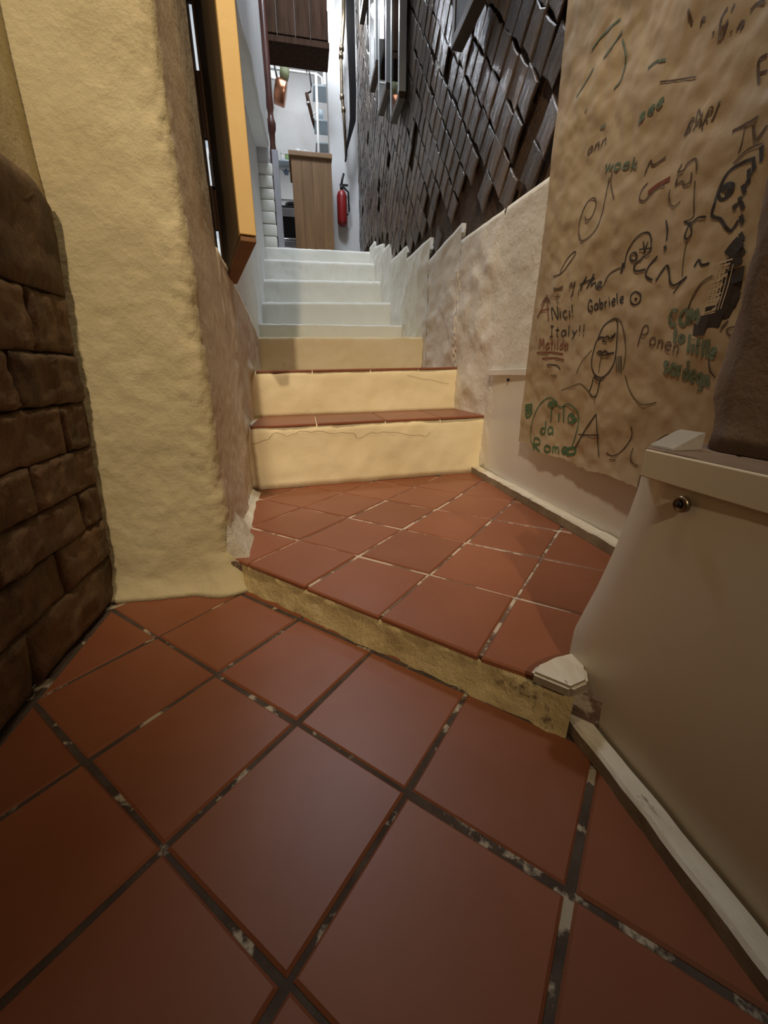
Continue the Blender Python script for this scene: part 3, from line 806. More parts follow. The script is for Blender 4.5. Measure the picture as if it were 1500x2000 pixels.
# --- hatched scarf
for a, b in (((1345, 210), (1270, 300)), ((1350, 300), (1215, 400)), ((1360, 400), (1180, 480)), ((1345, 480), (1165, 530)), ((1330, 560), (1150, 580)), ((1290, 630), (1130, 640)), ((1230, 680), (1100, 690)), ((1140, 725), (1065, 735))):
    S('ink', [a, ((a[0] + b[0]) / 2, (a[1] + b[1]) / 2 - 6), b], 25, **K6)
rngp = random.Random(2)
for k in range(26):
    t = k / 25; x = 1235 - 95 * t + rngp.uniform(-8, 8); y = 330 + 310 * t
    S('ink_pale', [(x - 22, y + 6), (x + 10, y), (x + 48 + rngp.uniform(-10, 10), y - 12)], 2.6, **K6)
for k in range(5):
    S('ink_pale', [(1215 + k * 22, 330 + k * 4), (1190 + k * 20, 480), (1160 + k * 17, 630 - k * 5)], 1.8, **K6)
S('ink_brown', [(1180, 415), (1110, 460), (1060, 540), (1030, 620)], 3, **K6)
S('ink_brown', [(1270, 680), (1240, 710), (1225, 740)], 4, **K6)
S('ink_brown', [(1330, 710), (1268, 725), (1262, 745), (1285, 770)], 2.8, **K6)
S('ink', [(1155, 900), (1165, 975), (1195, 1012)], 2.4, **K6)
# --- round face and letters
S('ink', [(660, 370), (680, 270), (740, 185), (800, 162), (820, 210), (806, 280), (760, 312)], 2.8, **K6)
S('ink', [(700, 290), (724, 280), (735, 310), (712, 330), (694, 312), (700, 290)], 3.4, **K6)
S('ink', [(772, 215), (782, 282)], 2.6, **K6); S('ink', [(748, 262), (824, 254)], 2.6, **K6); S('ink', [(800, 215), (770, 290)], 2.4, **K6)
S('ink', [(765, 318), (722, 350), (725, 388), (785, 378)], 3.6, **K6)
S('ink', [(856, 300), (805, 360), (786, 415), (825, 442)], 4, **K6)
S('ink', [(845, 446), (905, 358), (922, 385), (930, 455), (960, 470), (1028, 420)], 3.8, **K6)
S('ink', [(1022, 430), (985, 465), (948, 520)], 2.6, **K6)
S('ink', [(1070, 365), (1098, 322), (1114, 352), (1160, 342)], 4, **K6)
S('ink_brown', [(245, 420), (292, 400), (335, 345), (375, 285), (362, 278), (320, 325), (282, 398)], 3, **K6)
S('ink_brown', [(245, 488), (262, 496), (300, 480)], 4, **K6)
S('ink_brown', [(338, 490), (350, 455), (356, 485), (372, 448), (360, 510), (345, 540)], 3, **K6)
S('ink', [(402, 500), (420, 455), (440, 418)], 3.4, **K6); S('ink', [(398, 470), (440, 448), (490, 430)], 3, **K6)
S('ink', [(440, 492), (465, 440), (482, 405), (465, 470), (490, 455), (492, 490)], 3.2, **K6)
S('ink', [(505, 482), (528, 455), (510, 455), (500, 490), (535, 478)], 3.2, **K6)
S('ink_brown', [(540, 470), (562, 420), (590, 392), (640, 368)], 3, **K6)
S('ink', [(655, 340), (648, 372), (642, 400)], 6, **K6)
S('ink_red', [(150, 660), (180, 600), (205, 545), (215, 680)], 3.4, **K6); S('ink_red', [(165, 625), (222, 608)], 3, **K6)
# --- single-stroke hand lettering
G = {'N': [[(0, 0), (0, 1), (.7, 0), (.7, 1)]], 'i': [[(.2, 0), (.2, .55)], [(.2, .75), (.22, .82)]], 'c': [[(.55, .5), (.2, .55), (.05, .25), (.25, 0), (.55, .08)]],
     '!': [[(.15, 1), (.12, .35)], [(.1, .12), (.12, 0)]], 'I': [[(.0, 1), (.4, 1)], [(.2, 1), (.2, 0)], [(0, 0), (.4, 0)]], 't': [[(.25, .9), (.22, .05), (.4, 0)], [(.02, .6), (.48, .62)]],
     'a': [[(.5, .5), (.2, .55), (.05, .25), (.2, 0), (.48, .2), (.5, .5), (.55, 0)]], 'l': [[(.15, 1), (.15, .1), (.25, 0)]], 'y': [[(.05, .55), (.25, .1)], [(.5, .55), (.25, .1), (.05, -.35)]],
     'M': [[(0, 0), (.1, 1), (.35, .3), (.6, 1), (.75, 0)]], 'd': [[(.5, 1), (.5, 0)], [(.5, .45), (.2, .5), (.05, .22), (.22, 0), (.5, .15)]], 'G': [[(.65, .85), (.35, 1), (.05, .55), (.2, .05), (.6, .05), (.62, .42), (.38, .42)]],
     'b': [[(.1, 1), (.1, 0)], [(.1, .4), (.35, .55), (.5, .3), (.35, 0), (.1, .05)]], 'r': [[(.1, .55), (.12, 0)], [(.12, .35), (.3, .55), (.45, .5)]], 'e': [[(.05, .28), (.5, .32), (.4, .55), (.15, .5), (.05, .22), (.25, 0), (.52, .1)]],
     'P': [[(0, -.3), (.1, .9), (.45, 1.05), (.6, .75), (.4, .5), (.1, .45)]], 'o': [[(.3, .55), (.08, .4), (.08, .12), (.3, 0), (.52, .15), (.5, .42), (.3, .55)]], 'n': [[(.08, .55), (.1, 0)], [(.1, .35), (.3, .55), (.45, .4), (.48, 0)]],
     'C': [[(.65, .9), (.3, 1), (.05, .55), (.25, .05), (.65, .08)]], 'O': [[(.35, 1), (.05, .6), (.15, .08), (.5, .02), (.7, .5), (.6, .9), (.35, 1)]], 's': [[(.5, .5), (.2, .55), (.12, .38), (.45, .22), (.4, .02), (.05, .05)]],
     'g': [[(.5, .5), (.2, .55), (.08, .28), (.25, .05), (.5, .2)], [(.5, .55), (.48, -.3), (.1, -.32)]], 'T': [[(0, 1), (.7, 1)], [(.35, 1), (.35, 0)]], 'R': [[(.05, 0), (.05, 1), (.45, .95), (.5, .6), (.08, .5), (.55, 0)]],
     'm': [[(.05, .55), (.06, 0)], [(.06, .4), (.22, .55), (.3, 0)], [(.3, .4), (.48, .55), (.55, 0)]], 'B': [[(.05, 0), (.05, 1), (.45, .85), (.08, .52), (.5, .3), (.05, 0)]], 'A': [[(0, 0), (.35, 1), (.65, 0)], [(.12, .4), (.55, .4)]],
     'w': [[(0, .55), (.15, 0), (.3, .5), (.45, 0), (.6, .55)]], 'k': [[(.1, 1), (.1, 0)], [(.45, .55), (.1, .25), (.5, 0)]], 'V': [[(0, 1), (.3, 0), (.6, 1)]], 'v': [[(0, .55), (.22, 0), (.45, .55)]], 'u': [[(.05, .55), (.1, .05), (.4, .05), (.48, .55), (.5, 0)]]}
ADV = {'i': .4, 'l': .4, '!': .4, 't': .55, 'r': .55, 'M': .95, 'm': .75, 'I': .5, ' ': .5}
def text(ink, s, p0, p1, up, w, **kk):
    """letters along p0->p1 (crop pixels); up = vector of the cap height"""
    tot = sum(ADV.get(c, .68 if c.islower() else .85) for c in s); rr = random.Random(len(s)); x = 0
    for c in s:
        a = ADV.get(c, .68 if c.islower() else .85)
        for st_ in G.get(c, []):
            pts = []
            for gx, gy in st_:
                t = (x + gx * min(1, a / .68) * .95) / tot; gy += rr.uniform(-.03, .03)
                pts.append((p0[0] + (p1[0] - p0[0]) * t + up[0] * gy, p0[1] + (p1[1] - p0[1]) * t + up[1] * gy))
            S(ink, pts, w, smooth=len(pts) > 3, **kk)
        x += a
text('ink', 'Nici!', (240, 675), (375, 655), (-6, -75), 3.2, **K6)
text('ink_brown', 'At !!', (170, 590), (420, 545), (4, -55), 2.2, **K6)
text('ink', 'Italy!!', (225, 772), (440, 765), (4, -62), 3.0, **K6)
text('ink_red', 'Matilda', (160, 842), (335, 850), (4, -62), 3.2, **K6)
S('ink_red', [(148, 866), (230, 864), (302, 874)], 3, **K6); S('ink_red', [(178, 900), (250, 898), (308, 908)], 3, **K6)
S('ink', [(205, 938), (262, 940), (285, 965)], 2.6, **K6); S('ink_brown', [(230, 1000), (262, 1002)], 2.4, **K6)
text('ink', 'Gabriele', (448, 628), (665, 570), (-4, -64), 3.2, **K6)
S('ink', [(725, 508), (700, 530), (700, 570), (725, 586), (752, 565), (755, 525), (725, 508)], 3, **K6); S('ink', [(722, 548), (735, 555)], 4, **K6)
text('ink_brown', 'Ponen', (745, 800), (985, 880), (22, -92), 2.8, **K6)
text('ink_teal', 'COM', (920, 712), (1110, 700), (6, -92), 6.5, **K6)
text('ink_teal', 'to', (945, 800), (1020, 810), (4, -80), 6.5, **K6)
text('ink_teal', 'little', (1030, 860), (1200, 905), (10, -100), 6.5, **K6)
text('ink_teal', 'sardegn', (890, 975), (1165, 1075), (4, -112), 6.5, **K6)
# --- long-haired figure
S('ink', [(505, 785), (540, 710), (600, 668), (620, 690), (618, 780), (612, 860), (598, 930), (560, 990), (520, 1012), (482, 985), (468, 920), (488, 825), (505, 785)], 3, **K6)
S('ink_brown', [(600, 664), (640, 682), (664, 780), (668, 870), (655, 960)], 2.6, **K6)
S('ink', [(508, 792), (522, 775), (545, 780), (562, 770), (578, 785), (610, 750)], 3.6, **K6)
S('ink', [(530, 800), (560, 803)], 2.5, **K6); S('ink', [(585, 770), (602, 772)], 4, **K6)
S('ink', [(500, 870), (515, 858), (532, 866), (548, 855), (565, 872), (600, 866)], 4, **K6)
S('ink', [(510, 876), (540, 884), (570, 876)], 2.6, **K6); S('ink_brown', [(525, 890), (515, 940), (510, 985)], 2.4, **K6)
S('ink', [(480, 1010), (468, 1060), (455, 1098), (480, 1126), (500, 1108), (518, 1020)], 2.8, **K6)
S('ink', [(482, 1000), (510, 1030), (545, 1010)], 3, **K6)
S('ink_brown', [(455, 1098), (430, 1070), (400, 1048), (350, 1065), (290, 1085)], 2.2, **K6)
S('ink_brown', [(665, 1000), (690, 1080), (725, 1140), (770, 1172), (850, 1158)], 2.2, **K6)
for x in (612, 624, 634, 642): S('ink', [(x, 885), (x + 2, 940), (x + 3, 985)], 2, **K6)
S('ink_brown', [(470, 850), (410, 920), (380, 985)], 1.8, **K6); S('ink_brown', [(490, 1110), (485, 1165)], 2, **K6)
# --- green heart
S('ink_green', [(165, 1452), (112, 1385), (120, 1270), (168, 1165), (232, 1130), (282, 1185), (330, 1168), (388, 1222), (382, 1320), (352, 1420)], 3, **K6)
for k in range(3): S('ink_green', [(80 + k * 4, 1178 + k * 20), (120, 1172 + k * 24)], 7, **K6)
S('ink_green', [(82, 1170), (84, 1240), (108, 1235), (118, 1180)], 5, **K6)
text('ink_green', 'Tilo', (205, 1268), (375, 1275), (4, -95), 4.5, **K6)
text('ink_green', 'da', (165, 1345), (250, 1345), (4, -75), 5, **K6)
text('ink_green', 'Roma', (125, 1440), (340, 1465), (4, -72), 5, **K6)
S('ink_green', [(215, 1160), (262, 1155), (240, 1185)], 6, **K6); S('ink_green', [(345, 1240), (380, 1260), (350, 1280)], 6, **K6)
S('ink_green', [(300, 1450), (345, 1425), (372, 1430), (362, 1460), (320, 1462)], 7, **K6)
# --- big letters at the bottom
S('ink', [(370, 1425), (430, 1320), (495, 1225)], 3, **K6); S('ink', [(495, 1225), (502, 1350), (511, 1476)], 3, **K6); S('ink', [(392, 1345), (455, 1350), (512, 1348)], 3, **K6)
S('ink_brown', [(698, 1300), (706, 1345), (680, 1400), (630, 1455), (585, 1470), (555, 1452)], 3, **K6)
S('ink_brown', [(572, 1492), (610, 1495)], 2.4, **K6)
S('ink_brown', [(935, 1400), (930, 1355), (905, 1350), (850, 1385), (815, 1430)], 2.8, **K6)
S('ink_brown', [(712, 1425), (698, 1465), (705, 1510), (742, 1530)], 2.8, **K6)
# --- faint writing above
S('ink_brown', [(1295, 770), (1370, 730), (1446, 685)], 4, **K5); S('ink_brown', [(1370, 735), (1352, 830), (1330, 900)], 2, **K5)
S('ink_brown', [(1418, 735), (1428, 820), (1455, 795), (1500, 735)], 4, **K5)
S('ink_brown', [(1500, 322), (1455, 345), (1447, 400), (1452, 490)], 4, **K5); S('ink_brown', [(1450, 430), (1500, 415)], 3, **K5)
text('ink_brown', 'BARI', (1010, 800), (1200, 690), (40, -100), 2.6, **K5)
text('ink_teal', 'wook', (545, 1000), (745, 985), (20, -70), 4, **K5)
text('ink_teal', 'see', (740, 720), (900, 600), (15, -75), 4, **K5)
text('ink_brown', 'ann', (440, 910), (560, 840), (20, -75), 2.6, **K5)
for pts in ([(1035, 55), (1050, 110), (1060, 140)], [(1110, 150), (1120, 105), (1135, 115)], [(1270, 40), (1235, 95), (1222, 160), (1250, 150), (1268, 120), (1240, 200), (1210, 225)], [(1320, 180), (1345, 130), (1362, 135), (1340, 180)], [(1400, 60), (1440, 20), (1490, 0)], [(1290, 60), (1310, 20)], [(1180, 190), (1188, 194)], [(1285, 185), (1290, 190)]):
    S('ink_brown', pts, 3.4, **K5)
for pts in ([(470, 290), (520, 220), (590, 150), (640, 110)], [(540, 340), (590, 270), (650, 180)], [(650, 230), (672, 330), (655, 420)], [(380, 570), (440, 470), (480, 400)], [(600, 520), (640, 470), (668, 380)], [(800, 400), (850, 360), (905, 350)], [(430, 660), (440, 640)], [(520, 750), (550, 730)]):
    S('ink_teal', pts, 3.2, **K5)
S('ink_brown', [(870, 480), (960, 470), (1080, 450)], 2, **K5); S('ink_brown', [(1080, 720), (1100, 640), (1120, 760)], 2.5, **K5)
nice = {'ink': 'black ', 'ink_brown': 'thin brown ', 'ink_green': 'green ', 'ink_teal': 'faded green ', 'ink_red': 'red ', 'ink_pale': 'pale '}
for (grp, ink), lst in inks.items():
    # strokes that lie apart become parts of their own
    cl = []
    for W3, w in lst:
        hit = [c for c in cl if any((p_ - q_).length < 0.028 for q_ in c[1] for p_ in W3[::2] + [W3[-1]])]
        new = ([(W3, w)], list(W3[::2]) + [W3[-1]])
        for c in hit: new[0].extend(c[0]); new[1].extend(c[1]); cl.remove(c)
        cl.append(new)
    for strokes, _ in cl:
        bm = bmesh.new()
        for W3, w in strokes: ribbon(bm, W3, w, Vector((-1, 0, 0)))
        o = bmobj('ink_drawing', bm, M[ink], paper)
        if ink == 'ink_pale': o.location.x = -0.0008
        o['label'] = nice[ink] + 'ink handwriting or doodle on the paper'

# ------------------------------------------------------------------ opening, window and shutter on the left
wn = struct(empty('window_1', (-0.31, 1.45, 0.8)), 'narrow window behind the ajar shutter')
def wp(o): o.parent = wn; o.matrix_parent_inverse = Matrix.Translation((0.31, -1.45, -0.8)); return o
wp(box('window_board', -0.5, -0.264, 1.585, 1.637, 0.80, 2.6, M['dark_wood'], None, 0.002))
wp(box('window_pane', -0.2635, -0.252, 1.615, 1.62, 0.82, 2.6, M['pane'], None, 0))  # narrow glowing strip in place of light coming through the slit
wp(box('window_frame', -0.36, -0.34, 1.272, 1.584, 0.795, 2.6, M['dark_wood'], None, 0.002))
wp(box('window_frame', -0.2515, -0.238, 1.585, 1.637, 0.80, 2.6, M['dark_wood'], None, 0.002))
for zq, h_ in ((0.80, 0.03), (0.93, 0.12), (1.17, 0.16), (1.48, 0.05), (1.70, 0.2), (2.2, 0.1)):
    wp(box('glazing_bar', -0.2633, -0.2522, 1.60, 1.614, zq, zq + h_, M['dark_wood'], None, 0.001))
sh = empty('shutter', (-0.215, 1.60, 0.79)); tag(sh, 'ajar wooden shutter with yellow painted edge on the left stair wall', 'shutter')
d_ = (Vector((-0.113, 1.131)) - Vector((-0.232, 1.615))); Ls = d_.length; ang = math.atan2(d_.y, d_.x)
sh.location = (-0.232, 1.615, 0.79); sh.rotation_euler = (0, 0, ang)
box('panel', 0.0, Ls - 0.022, -0.019, 0.019, 0.0, 1.75, M['shutter_brown'], sh, 0.002)
box('edge_strip', Ls - 0.0215, Ls, -0.019, 0.019, 0.002, 1.75, M['shutter_yellow'], sh, 0.002)['label'] = 'yellow painted edge'
box('bottom_rail', 0.0, Ls - 0.002, -0.018, 0.018, -0.012, -0.0005, M['raw_wood'], sh, 0.002)
for zq in (0.25, 1.2):
    box('hinge', -0.012, 0.03, -0.026, -0.0195, zq, zq + 0.09, M['dark_metal'], sh, 0.001)

# ------------------------------------------------------------------ upper floor and kitchen
struct(box('floor_upper', -1.2, 1.2, 4.985, 7.6, 1.60, 1.69, mat('upper_floor', (0.30, 0.24, 0.19), 0.5, (0.24, 0.19, 0.15), 5)), 'upper floor of the kitchen')
struct(box('wall_back', -1.3, 1.3, 7.4, 7.5, 1.69, 4.7, M['white_wall'], None, 0), 'white kitchen back wall')
struct(box('wall_kitchen_left', -1.3, -1.2, 4.87, 7.4, 1.69, 4.7, M['white_wall'], None, 0), 'white kitchen side wall')
struct(box('wall_head_left', -1.2, -0.345, 4.74, 4.86, 1.5, 4.7, M['white_wall'], None, 0), 'white wall beside the head of the stairs')
struct(box('wall_head_right', 0.425, 0.7545, 5.55, 5.75, 1.691, 4.7, M['white_wall'], None, 0.004), 'white jamb wall at the head of the stairs')
struct(box('wall_kitchen_right', 1.2, 1.3, 5.9, 7.4, 1.69, 4.7, M['white_wall'], None, 0), 'white kitchen right wall')
struct(box('ceiling', -1.3, 1.3, -3.1, 7.5, 4.81, 4.9, M['white_wall'], None, 0), 'white ceiling')
struct(box('wall_front', -0.6, 0.95, -3.1, -3.0, 0.0, 2.7, M['cream_side'], None, 0), 'wall behind the camera')

# dark wooden lintel across the kitchen doorway, board by board
ln = struct(box('trim_4', -0.215, 0.42, 5.06, 5.38, 3.45, 3.50, M['dark_wood'], None, 0.004), 'dark wooden lintel boards over the kitchen doorway')
xb = -0.214
for w_ in (0.15, 0.17, 0.14, 0.17):
    box('lintel_board', xb, xb + w_ - 0.004, 5.05 + 0.004 * random.Random(w_).random(), 5.09, 3.505, 4.6, M['dark_wood'], ln, 0.004); xb += w_
# turned mahogany post at the left of the doorway
prof = [(0.0001, 0), (0.030, 0), (0.030, 0.25), (0.022, 0.27), (0.028, 0.30), (0.034, 0.45), (0.026, 0.52), (0.032, 0.56), (0.028, 0.60), (0.036, 0.85), (0.026, 0.92), (0.03, 1.0), (0.042, 1.04), (0.044, 1.08), (0.03, 1.12), (0.026, 1.16), (0.036, 1.20), (0.030, 1.3), (0.034, 1.9), (0.034, 2.9), (0.0001, 2.9)]
tag(lathe('turned_post', prof, M['post_wood'], None, Matrix.Translation((-0.178, 4.93, 1.692))), 'dark red turned wooden post at the kitchen doorway', 'post')

# counter end in oak boards
ct = empty('kitchen_counter', (0.2, 5.3, 1.691)); tag(ct, 'tall oak counter end with a thick worktop at the head of the stairs', 'counter')
def cp(o): o.parent = ct; o.matrix_parent_inverse = Matrix.Translation((-0.2, -5.3, -1.691)); return o
x = -0.012
for w_ in (0.105, 0.11, 0.10, 0.108):
    cp(box('end_board', x, x + w_ - 0.0015, 5.20, 5.22, 1.691, 2.645, M['wood'], None, 0.001)); x += w_
cp(box('body', -0.010, 0.408, 5.2205, 5.80, 1.691, 2.645, M['wood'], None, 0.002))
cp(box('worktop', -0.035, 0.418, 5.175, 5.83, 2.6455, 2.688, M['wood_top'], None, 0.004))
# things on the counter
bowl = lathe('small_bowl', [(0.0001, 0), (0.025, 0), (0.05, 0.03), (0.062, 0.045), (0.056, 0.045), (0.03, 0.012), (0.0001, 0.010)], M['white_enamel'], None, Matrix.Translation((0.145, 5.32, 2.6885)))
tag(bowl, 'small white bowl on the oak counter', 'bowl')
tag(lathe('small_cup', [(0.0001, 0), (0.022, 0), (0.03, 0.05), (0.026, 0.05), (0.02, 0.008), (0.0001, 0.008)], M['white_enamel'], None, Matrix.Translation((0.07, 5.28, 2.6885))), 'small white cup on the oak counter edge', 'cup')
bm = bmesh.new(); add_box(bm, 0.28, 0.41, 5.28, 5.44, 2.6885, 2.735, 0.004)
tag(bmobj('wooden_box', bm, M['dark_wood']), 'dark reddish wooden box on the oak counter', 'box')

# steel unit with oven at the left of the counter
su = empty('steel_stove', (-0.12, 6.6, 1.691)); tag(su, 'low stainless steel stove with an oven glass beside the counter', 'stove')
def spt(o): o.parent = su; o.matrix_parent_inverse = Matrix.Translation((0.12, -6.6, -1.691)); return o
spt(box('body', -0.55, 0.10, 6.30, 6.85, 1.75, 2.55, M['steel'], None, 0.006))
spt(box('oven_glass', -0.45, 0.05, 6.285, 6.30, 2.22, 2.45, M['black'], None, 0.004))
spt(tube('oven_handle', [(-0.45, 6.25, 2.18), (0.05, 6.25, 2.18)], 0.014, M['steel']))
spt(box('drawer', -0.5, 0.07, 6.285, 6.30, 1.80, 2.10, M['steel'], None, 0.004))
for x_ in (-0.5, 0.03): spt(box('foot', x_, x_ + 0.04, 6.35, 6.40, 1.691, 1.75, M['dark_metal'], None, 0.002))
spt(box('hob', -0.55, 0.10, 6.30, 6.85, 2.551, 2.575, M['dark_metal'], None, 0.003))
hp = empty('frying_pan', (-0.02, 6.42, 2.576)); tag(hp, 'dark frying pan with a white handle standing on the stove', 'pan')
o = lathe('pan_bowl', [(0.0001, 0), (0.09, 0), (0.11, 0.05), (0.105, 0.05), (0.087, 0.006), (0.0001, 0.006)], M['dark_metal']); o.parent = hp
o = tube('handle', [(0.06, 0.0, 0.045), (0.02, -0.04, 0.2), (0.06, -0.05, 0.36)], 0.012, M['white_enamel']); o.parent = hp

# back wall shelf with cups
shf = empty('wall_shelf', (-0.15, 7.3, 3.05)); tag(shf, 'pale blue wall shelf with two boards on the kitchen back wall', 'shelf')
def shp(o): o.parent = shf; o.matrix_parent_inverse = Matrix.Translation((0.15, -7.3, -3.05)); return o
pz = aty(560, 318, 7.3).z
shp(box('board', -0.5, 0.06, 7.2, 7.395, pz - 0.02, pz, M['blue_enamel'], None, 0.003)); shp(box('back_panel', -0.5, 0.06, 7.38, 7.398, pz - 0.42, pz - 0.021, M['white_enamel'], None, 0.003))
for x_, m_ in ((-0.085, 'white_enamel'), (-0.02, 'green'), (0.035, 'green')):
    c_ = empty('storage_jar', (x_ - 0.05, 7.28, pz + 0.0005)); tag(c_, {-0.085: 'white lidded jar on the blue wall shelf', -0.02: 'green lidded jar beside the white jar on the shelf', 0.035: 'green lidded jar at the end of the blue wall shelf'}[x_], 'jar', 'jars on the wall shelf')
    o = lathe('jar_body', [(0.0001, 0), (0.024, 0), (0.028, 0.03), (0.026, 0.085), (0.0001, 0.085)], M[m_]); o.parent = c_
    o = lathe('lid', [(0.0001, 0.0855), (0.028, 0.0855), (0.028, 0.1), (0.008, 0.105), (0.006, 0.115), (0.0001, 0.115)], M['white_enamel']); o.parent = c_
# coffee pot drawn on the back panel of the shelf
bm = bmesh.new(); q = aty(559, 335, 7.378); w_ = 0.045
V_ = [(-.6, -1), (.6, -1), (.8, -.2), (1.3, .35), (1.1, .5), (.55, .15), (.35, .55), (.12, .65), (0, 1), (-.12, .65), (-.35, .55), (-.55, .15), (-1.1, .4), (-1.2, .1), (-.8, -.3)]
bm.faces.new([bm.verts.new((q.x + a * w_, 7.378, q.z + b * w_)) for a, b in V_])
shp(bmobj('pot_motif', bm, M['navy']))['label'] = 'blue teapot print'

# rail with hanging pans
rl = empty('pan_rail', (0.15, 7.1, 3.9)); tag(rl, 'white hanging rail on the kitchen back wall', 'rail')
a_, b_ = aty(515, 130, 6.9), aty(628, 148, 6.9); zr = (a_.z + b_.z) / 2
def rlp(o): o.parent = rl; o.matrix_parent_inverse = Matrix.Translation((-0.15, -7.1, -3.9)); return o
rlp(tube('rail_pipe', [(a_.x, 6.9, zr), (b_.x - 0.06, 6.9, zr), (b_.x, 6.9, zr - 0.03), (b_.x + 0.01, 6.9, zr - 0.2)], 0.014, M['white_enamel']))
for x_ in (a_.x + 0.05, b_.x - 0.1): rlp(tube('bracket', [(x_, 6.9, zr), (x_, 7.399, zr)], 0.008, M['white_enamel']))
struct(box('trim_5', b_.x + 0.02, b_.x + 0.12, 6.85, 6.95, zr - 0.12, 4.805, M['white_wall'], None, 0.004), 'boxed white pipe at the end of the pan rail')
def hung(name, label, cat, px, py, y):
    p = aty(px, py, y); e = empty(name, p); tag(e, label, cat); return e
# copper saucepan seen from the side, tilted
e = hung('copper_saucepan', 'copper saucepan with white lining hanging from the kitchen rail', 'pan', 548, 181, 6.74)
Mr = Matrix.Rotation(math.radians(-68), 4, 'Y') @ Matrix.Rotation(math.radians(20), 4, 'X')
o = lathe('pan_body', [(0.0001, 0), (0.125, 0), (0.13, 0.01), (0.13, 0.13), (0.126, 0.13), (0.122, 0.012), (0.0001, 0.012)], M['copper'], e, Matrix.Rotation(math.radians(-75), 4, 'Y') @ Matrix.Translation((0, 0, -0.065)), 28)
o = lathe('lining', [(0.0001, 0.0), (0.118, 0.0), (0.119, 0.06), (0.0001, 0.06)], M['white_enamel'], e, Matrix.Rotation(math.radians(-75), 4, 'Y') @ Matrix.Translation((0, 0, 0.0)), 28)
o = tube('handle', [(-0.03, 0, 0.13), (-0.05, 0, 0.25), (-0.06, 0.05, zr - e.location.z - 0.02), (-0.06, 0.142, zr - e.location.z + 0.012)], [0.012, 0.010, 0.008, 0.006], M['dark_metal'], e)
e = hung('round_strainer', 'white round strainer hanging beside the copper saucepan', 'strainer', 535, 142, 7.12)
lathe('bowl', [(0.0001, -0.04), (0.05, -0.03), (0.09, 0.0), (0.095, 0.03), (0.09, 0.03), (0.05, -0.02), (0.0001, -0.03)], M['white_enamel'], e, Matrix.Rotation(math.radians(80), 4, 'X'), 24)
tube('loop', [(-0.04, 0, 0.09), (-0.03, 0.0, 0.2), (0.03, 0, 0.2), (0.04, 0, 0.09)], 0.008, M['white_enamel'], e)
e = hung('hanging_gourd', 'olive green gourd hanging from the kitchen rail', 'gourd', 556, 133, 6.74)
lathe('gourd_body', [(0.0001, -0.13), (0.05, -0.115), (0.062, -0.06), (0.055, 0.0), (0.036, 0.08), (0.024, 0.14), (0.0001, 0.16)], M['olive'], e, Matrix.Rotation(0.15, 4, 'Y'))
tube('cord', [(-0.0, 0, 0.15), (0.0, 0.05, zr - e.location.z), (0.0, 0.147, zr - e.location.z + 0.012)], 0.005, M['dark_metal'], e, 6)
e = hung('wooden_handled_knife', 'long dark handled sharpening steel on a curved iron hook', 'knife', 607, 215, 6.74)
tube('hook', [(-0.025, 0.147, zr - e.location.z + 0.012), (-0.022, 0.05, zr - e.location.z), (-0.02, 0, 0.50), (0.01, 0, 0.36), (0.02, 0, 0.26), (0.01, 0, 0.19), (-0.04, 0, 0.165)], 0.010, M['dark_metal'], e)
o = tube('handle', [(-0.045, 0, 0.17), (-0.02, 0, 0.06), (0.02, 0, -0.10), (0.05, 0, -0.20)], [0.022, 0.024, 0.022, 0.018], M['dark_wood'], e)
o = tube('ferrule', [(-0.030, 0, 0.075), (-0.025, 0, 0.055)], 0.026, M['steel'], e)
# white rack at the right
rk = empty('wire_rack', (0.35, 6.7, 2.7)); tag(rk, 'tall white rack standing behind the oak counter', 'rack')
def rkp(o): o.parent = rk; o.matrix_parent_inverse = Matrix.Translation((-0.35, -6.7, -2.7)); return o
q0, q1 = aty(628, 165, 6.4), aty(619, 290, 6.4)
for x_ in (q1.x, q1.x + 0.16):
    rkp(tube('upright', [(x_, 6.4, 1.692), (x_ + 0.03, 6.4, q0.z + 0.1)], 0.016, M['white_enamel']))
for zq in (q1.z + 0.05, q1.z + 0.28, q1.z + 0.62): rkp(box('shelf', q1.x - 0.01, q1.x + 0.22, 6.39, 6.7, zq, zq + 0.018, M['blue_enamel'], None, 0.002))
e = empty('enamel_mug', (q1.x + 0.06, 6.46, q1.z + 0.2985)); tag(e, 'blue and white mug on the tall white rack', 'mug')
lathe('mug_body', [(0.0001, 0), (0.045, 0), (0.05, 0.11), (0.045, 0.11), (0.04, 0.01), (0.0001, 0.01)], M['blue_enamel'], e)
tube('handle', [(-0.048, 0, 0.09), (-0.085, 0, 0.08), (-0.085, 0, 0.04), (-0.046, 0, 0.025)], 0.008, M['white_enamel'], e, 8)

# fire extinguisher on the jamb wall
p = aty(668, 402, 5.48); fe = empty('fire_extinguisher', (p.x, 5.48, aty(668, 440, 5.48).z)); tag(fe, 'small red fire extinguisher hanging on the white jamb wall', 'fire extinguisher')
hx = aty(668, 372, 5.48).z - fe.location.z
lathe('cylinder', [(0.0001, 0), (0.045, 0.0), (0.055, 0.015), (0.058, 0.04), (0.058, hx - 0.06), (0.045, hx - 0.02), (0.022, hx), (0.0001, hx)], M['red'], fe)
tube('valve', [(0, 0, hx), (0, 0, hx + 0.05)], 0.018, M['dark_metal'], fe)
box('lever', -0.02, 0.075, -0.012, 0.012, hx + 0.045, hx + 0.06, M['dark_metal'], fe, 0.002)
tube('nozzle', [(0, 0, hx + 0.05), (0.01, 0, hx + 0.10), (0.03, 0, hx + 0.16)], 0.013, M['dark_metal'], fe)
tube('hose', [(0.02, -0.01, hx + 0.03), (0.075, -0.02, hx - 0.02), (0.08, -0.02, hx - 0.2), (0.062, -0.01, 0.1)], 0.009, M['black'], fe)
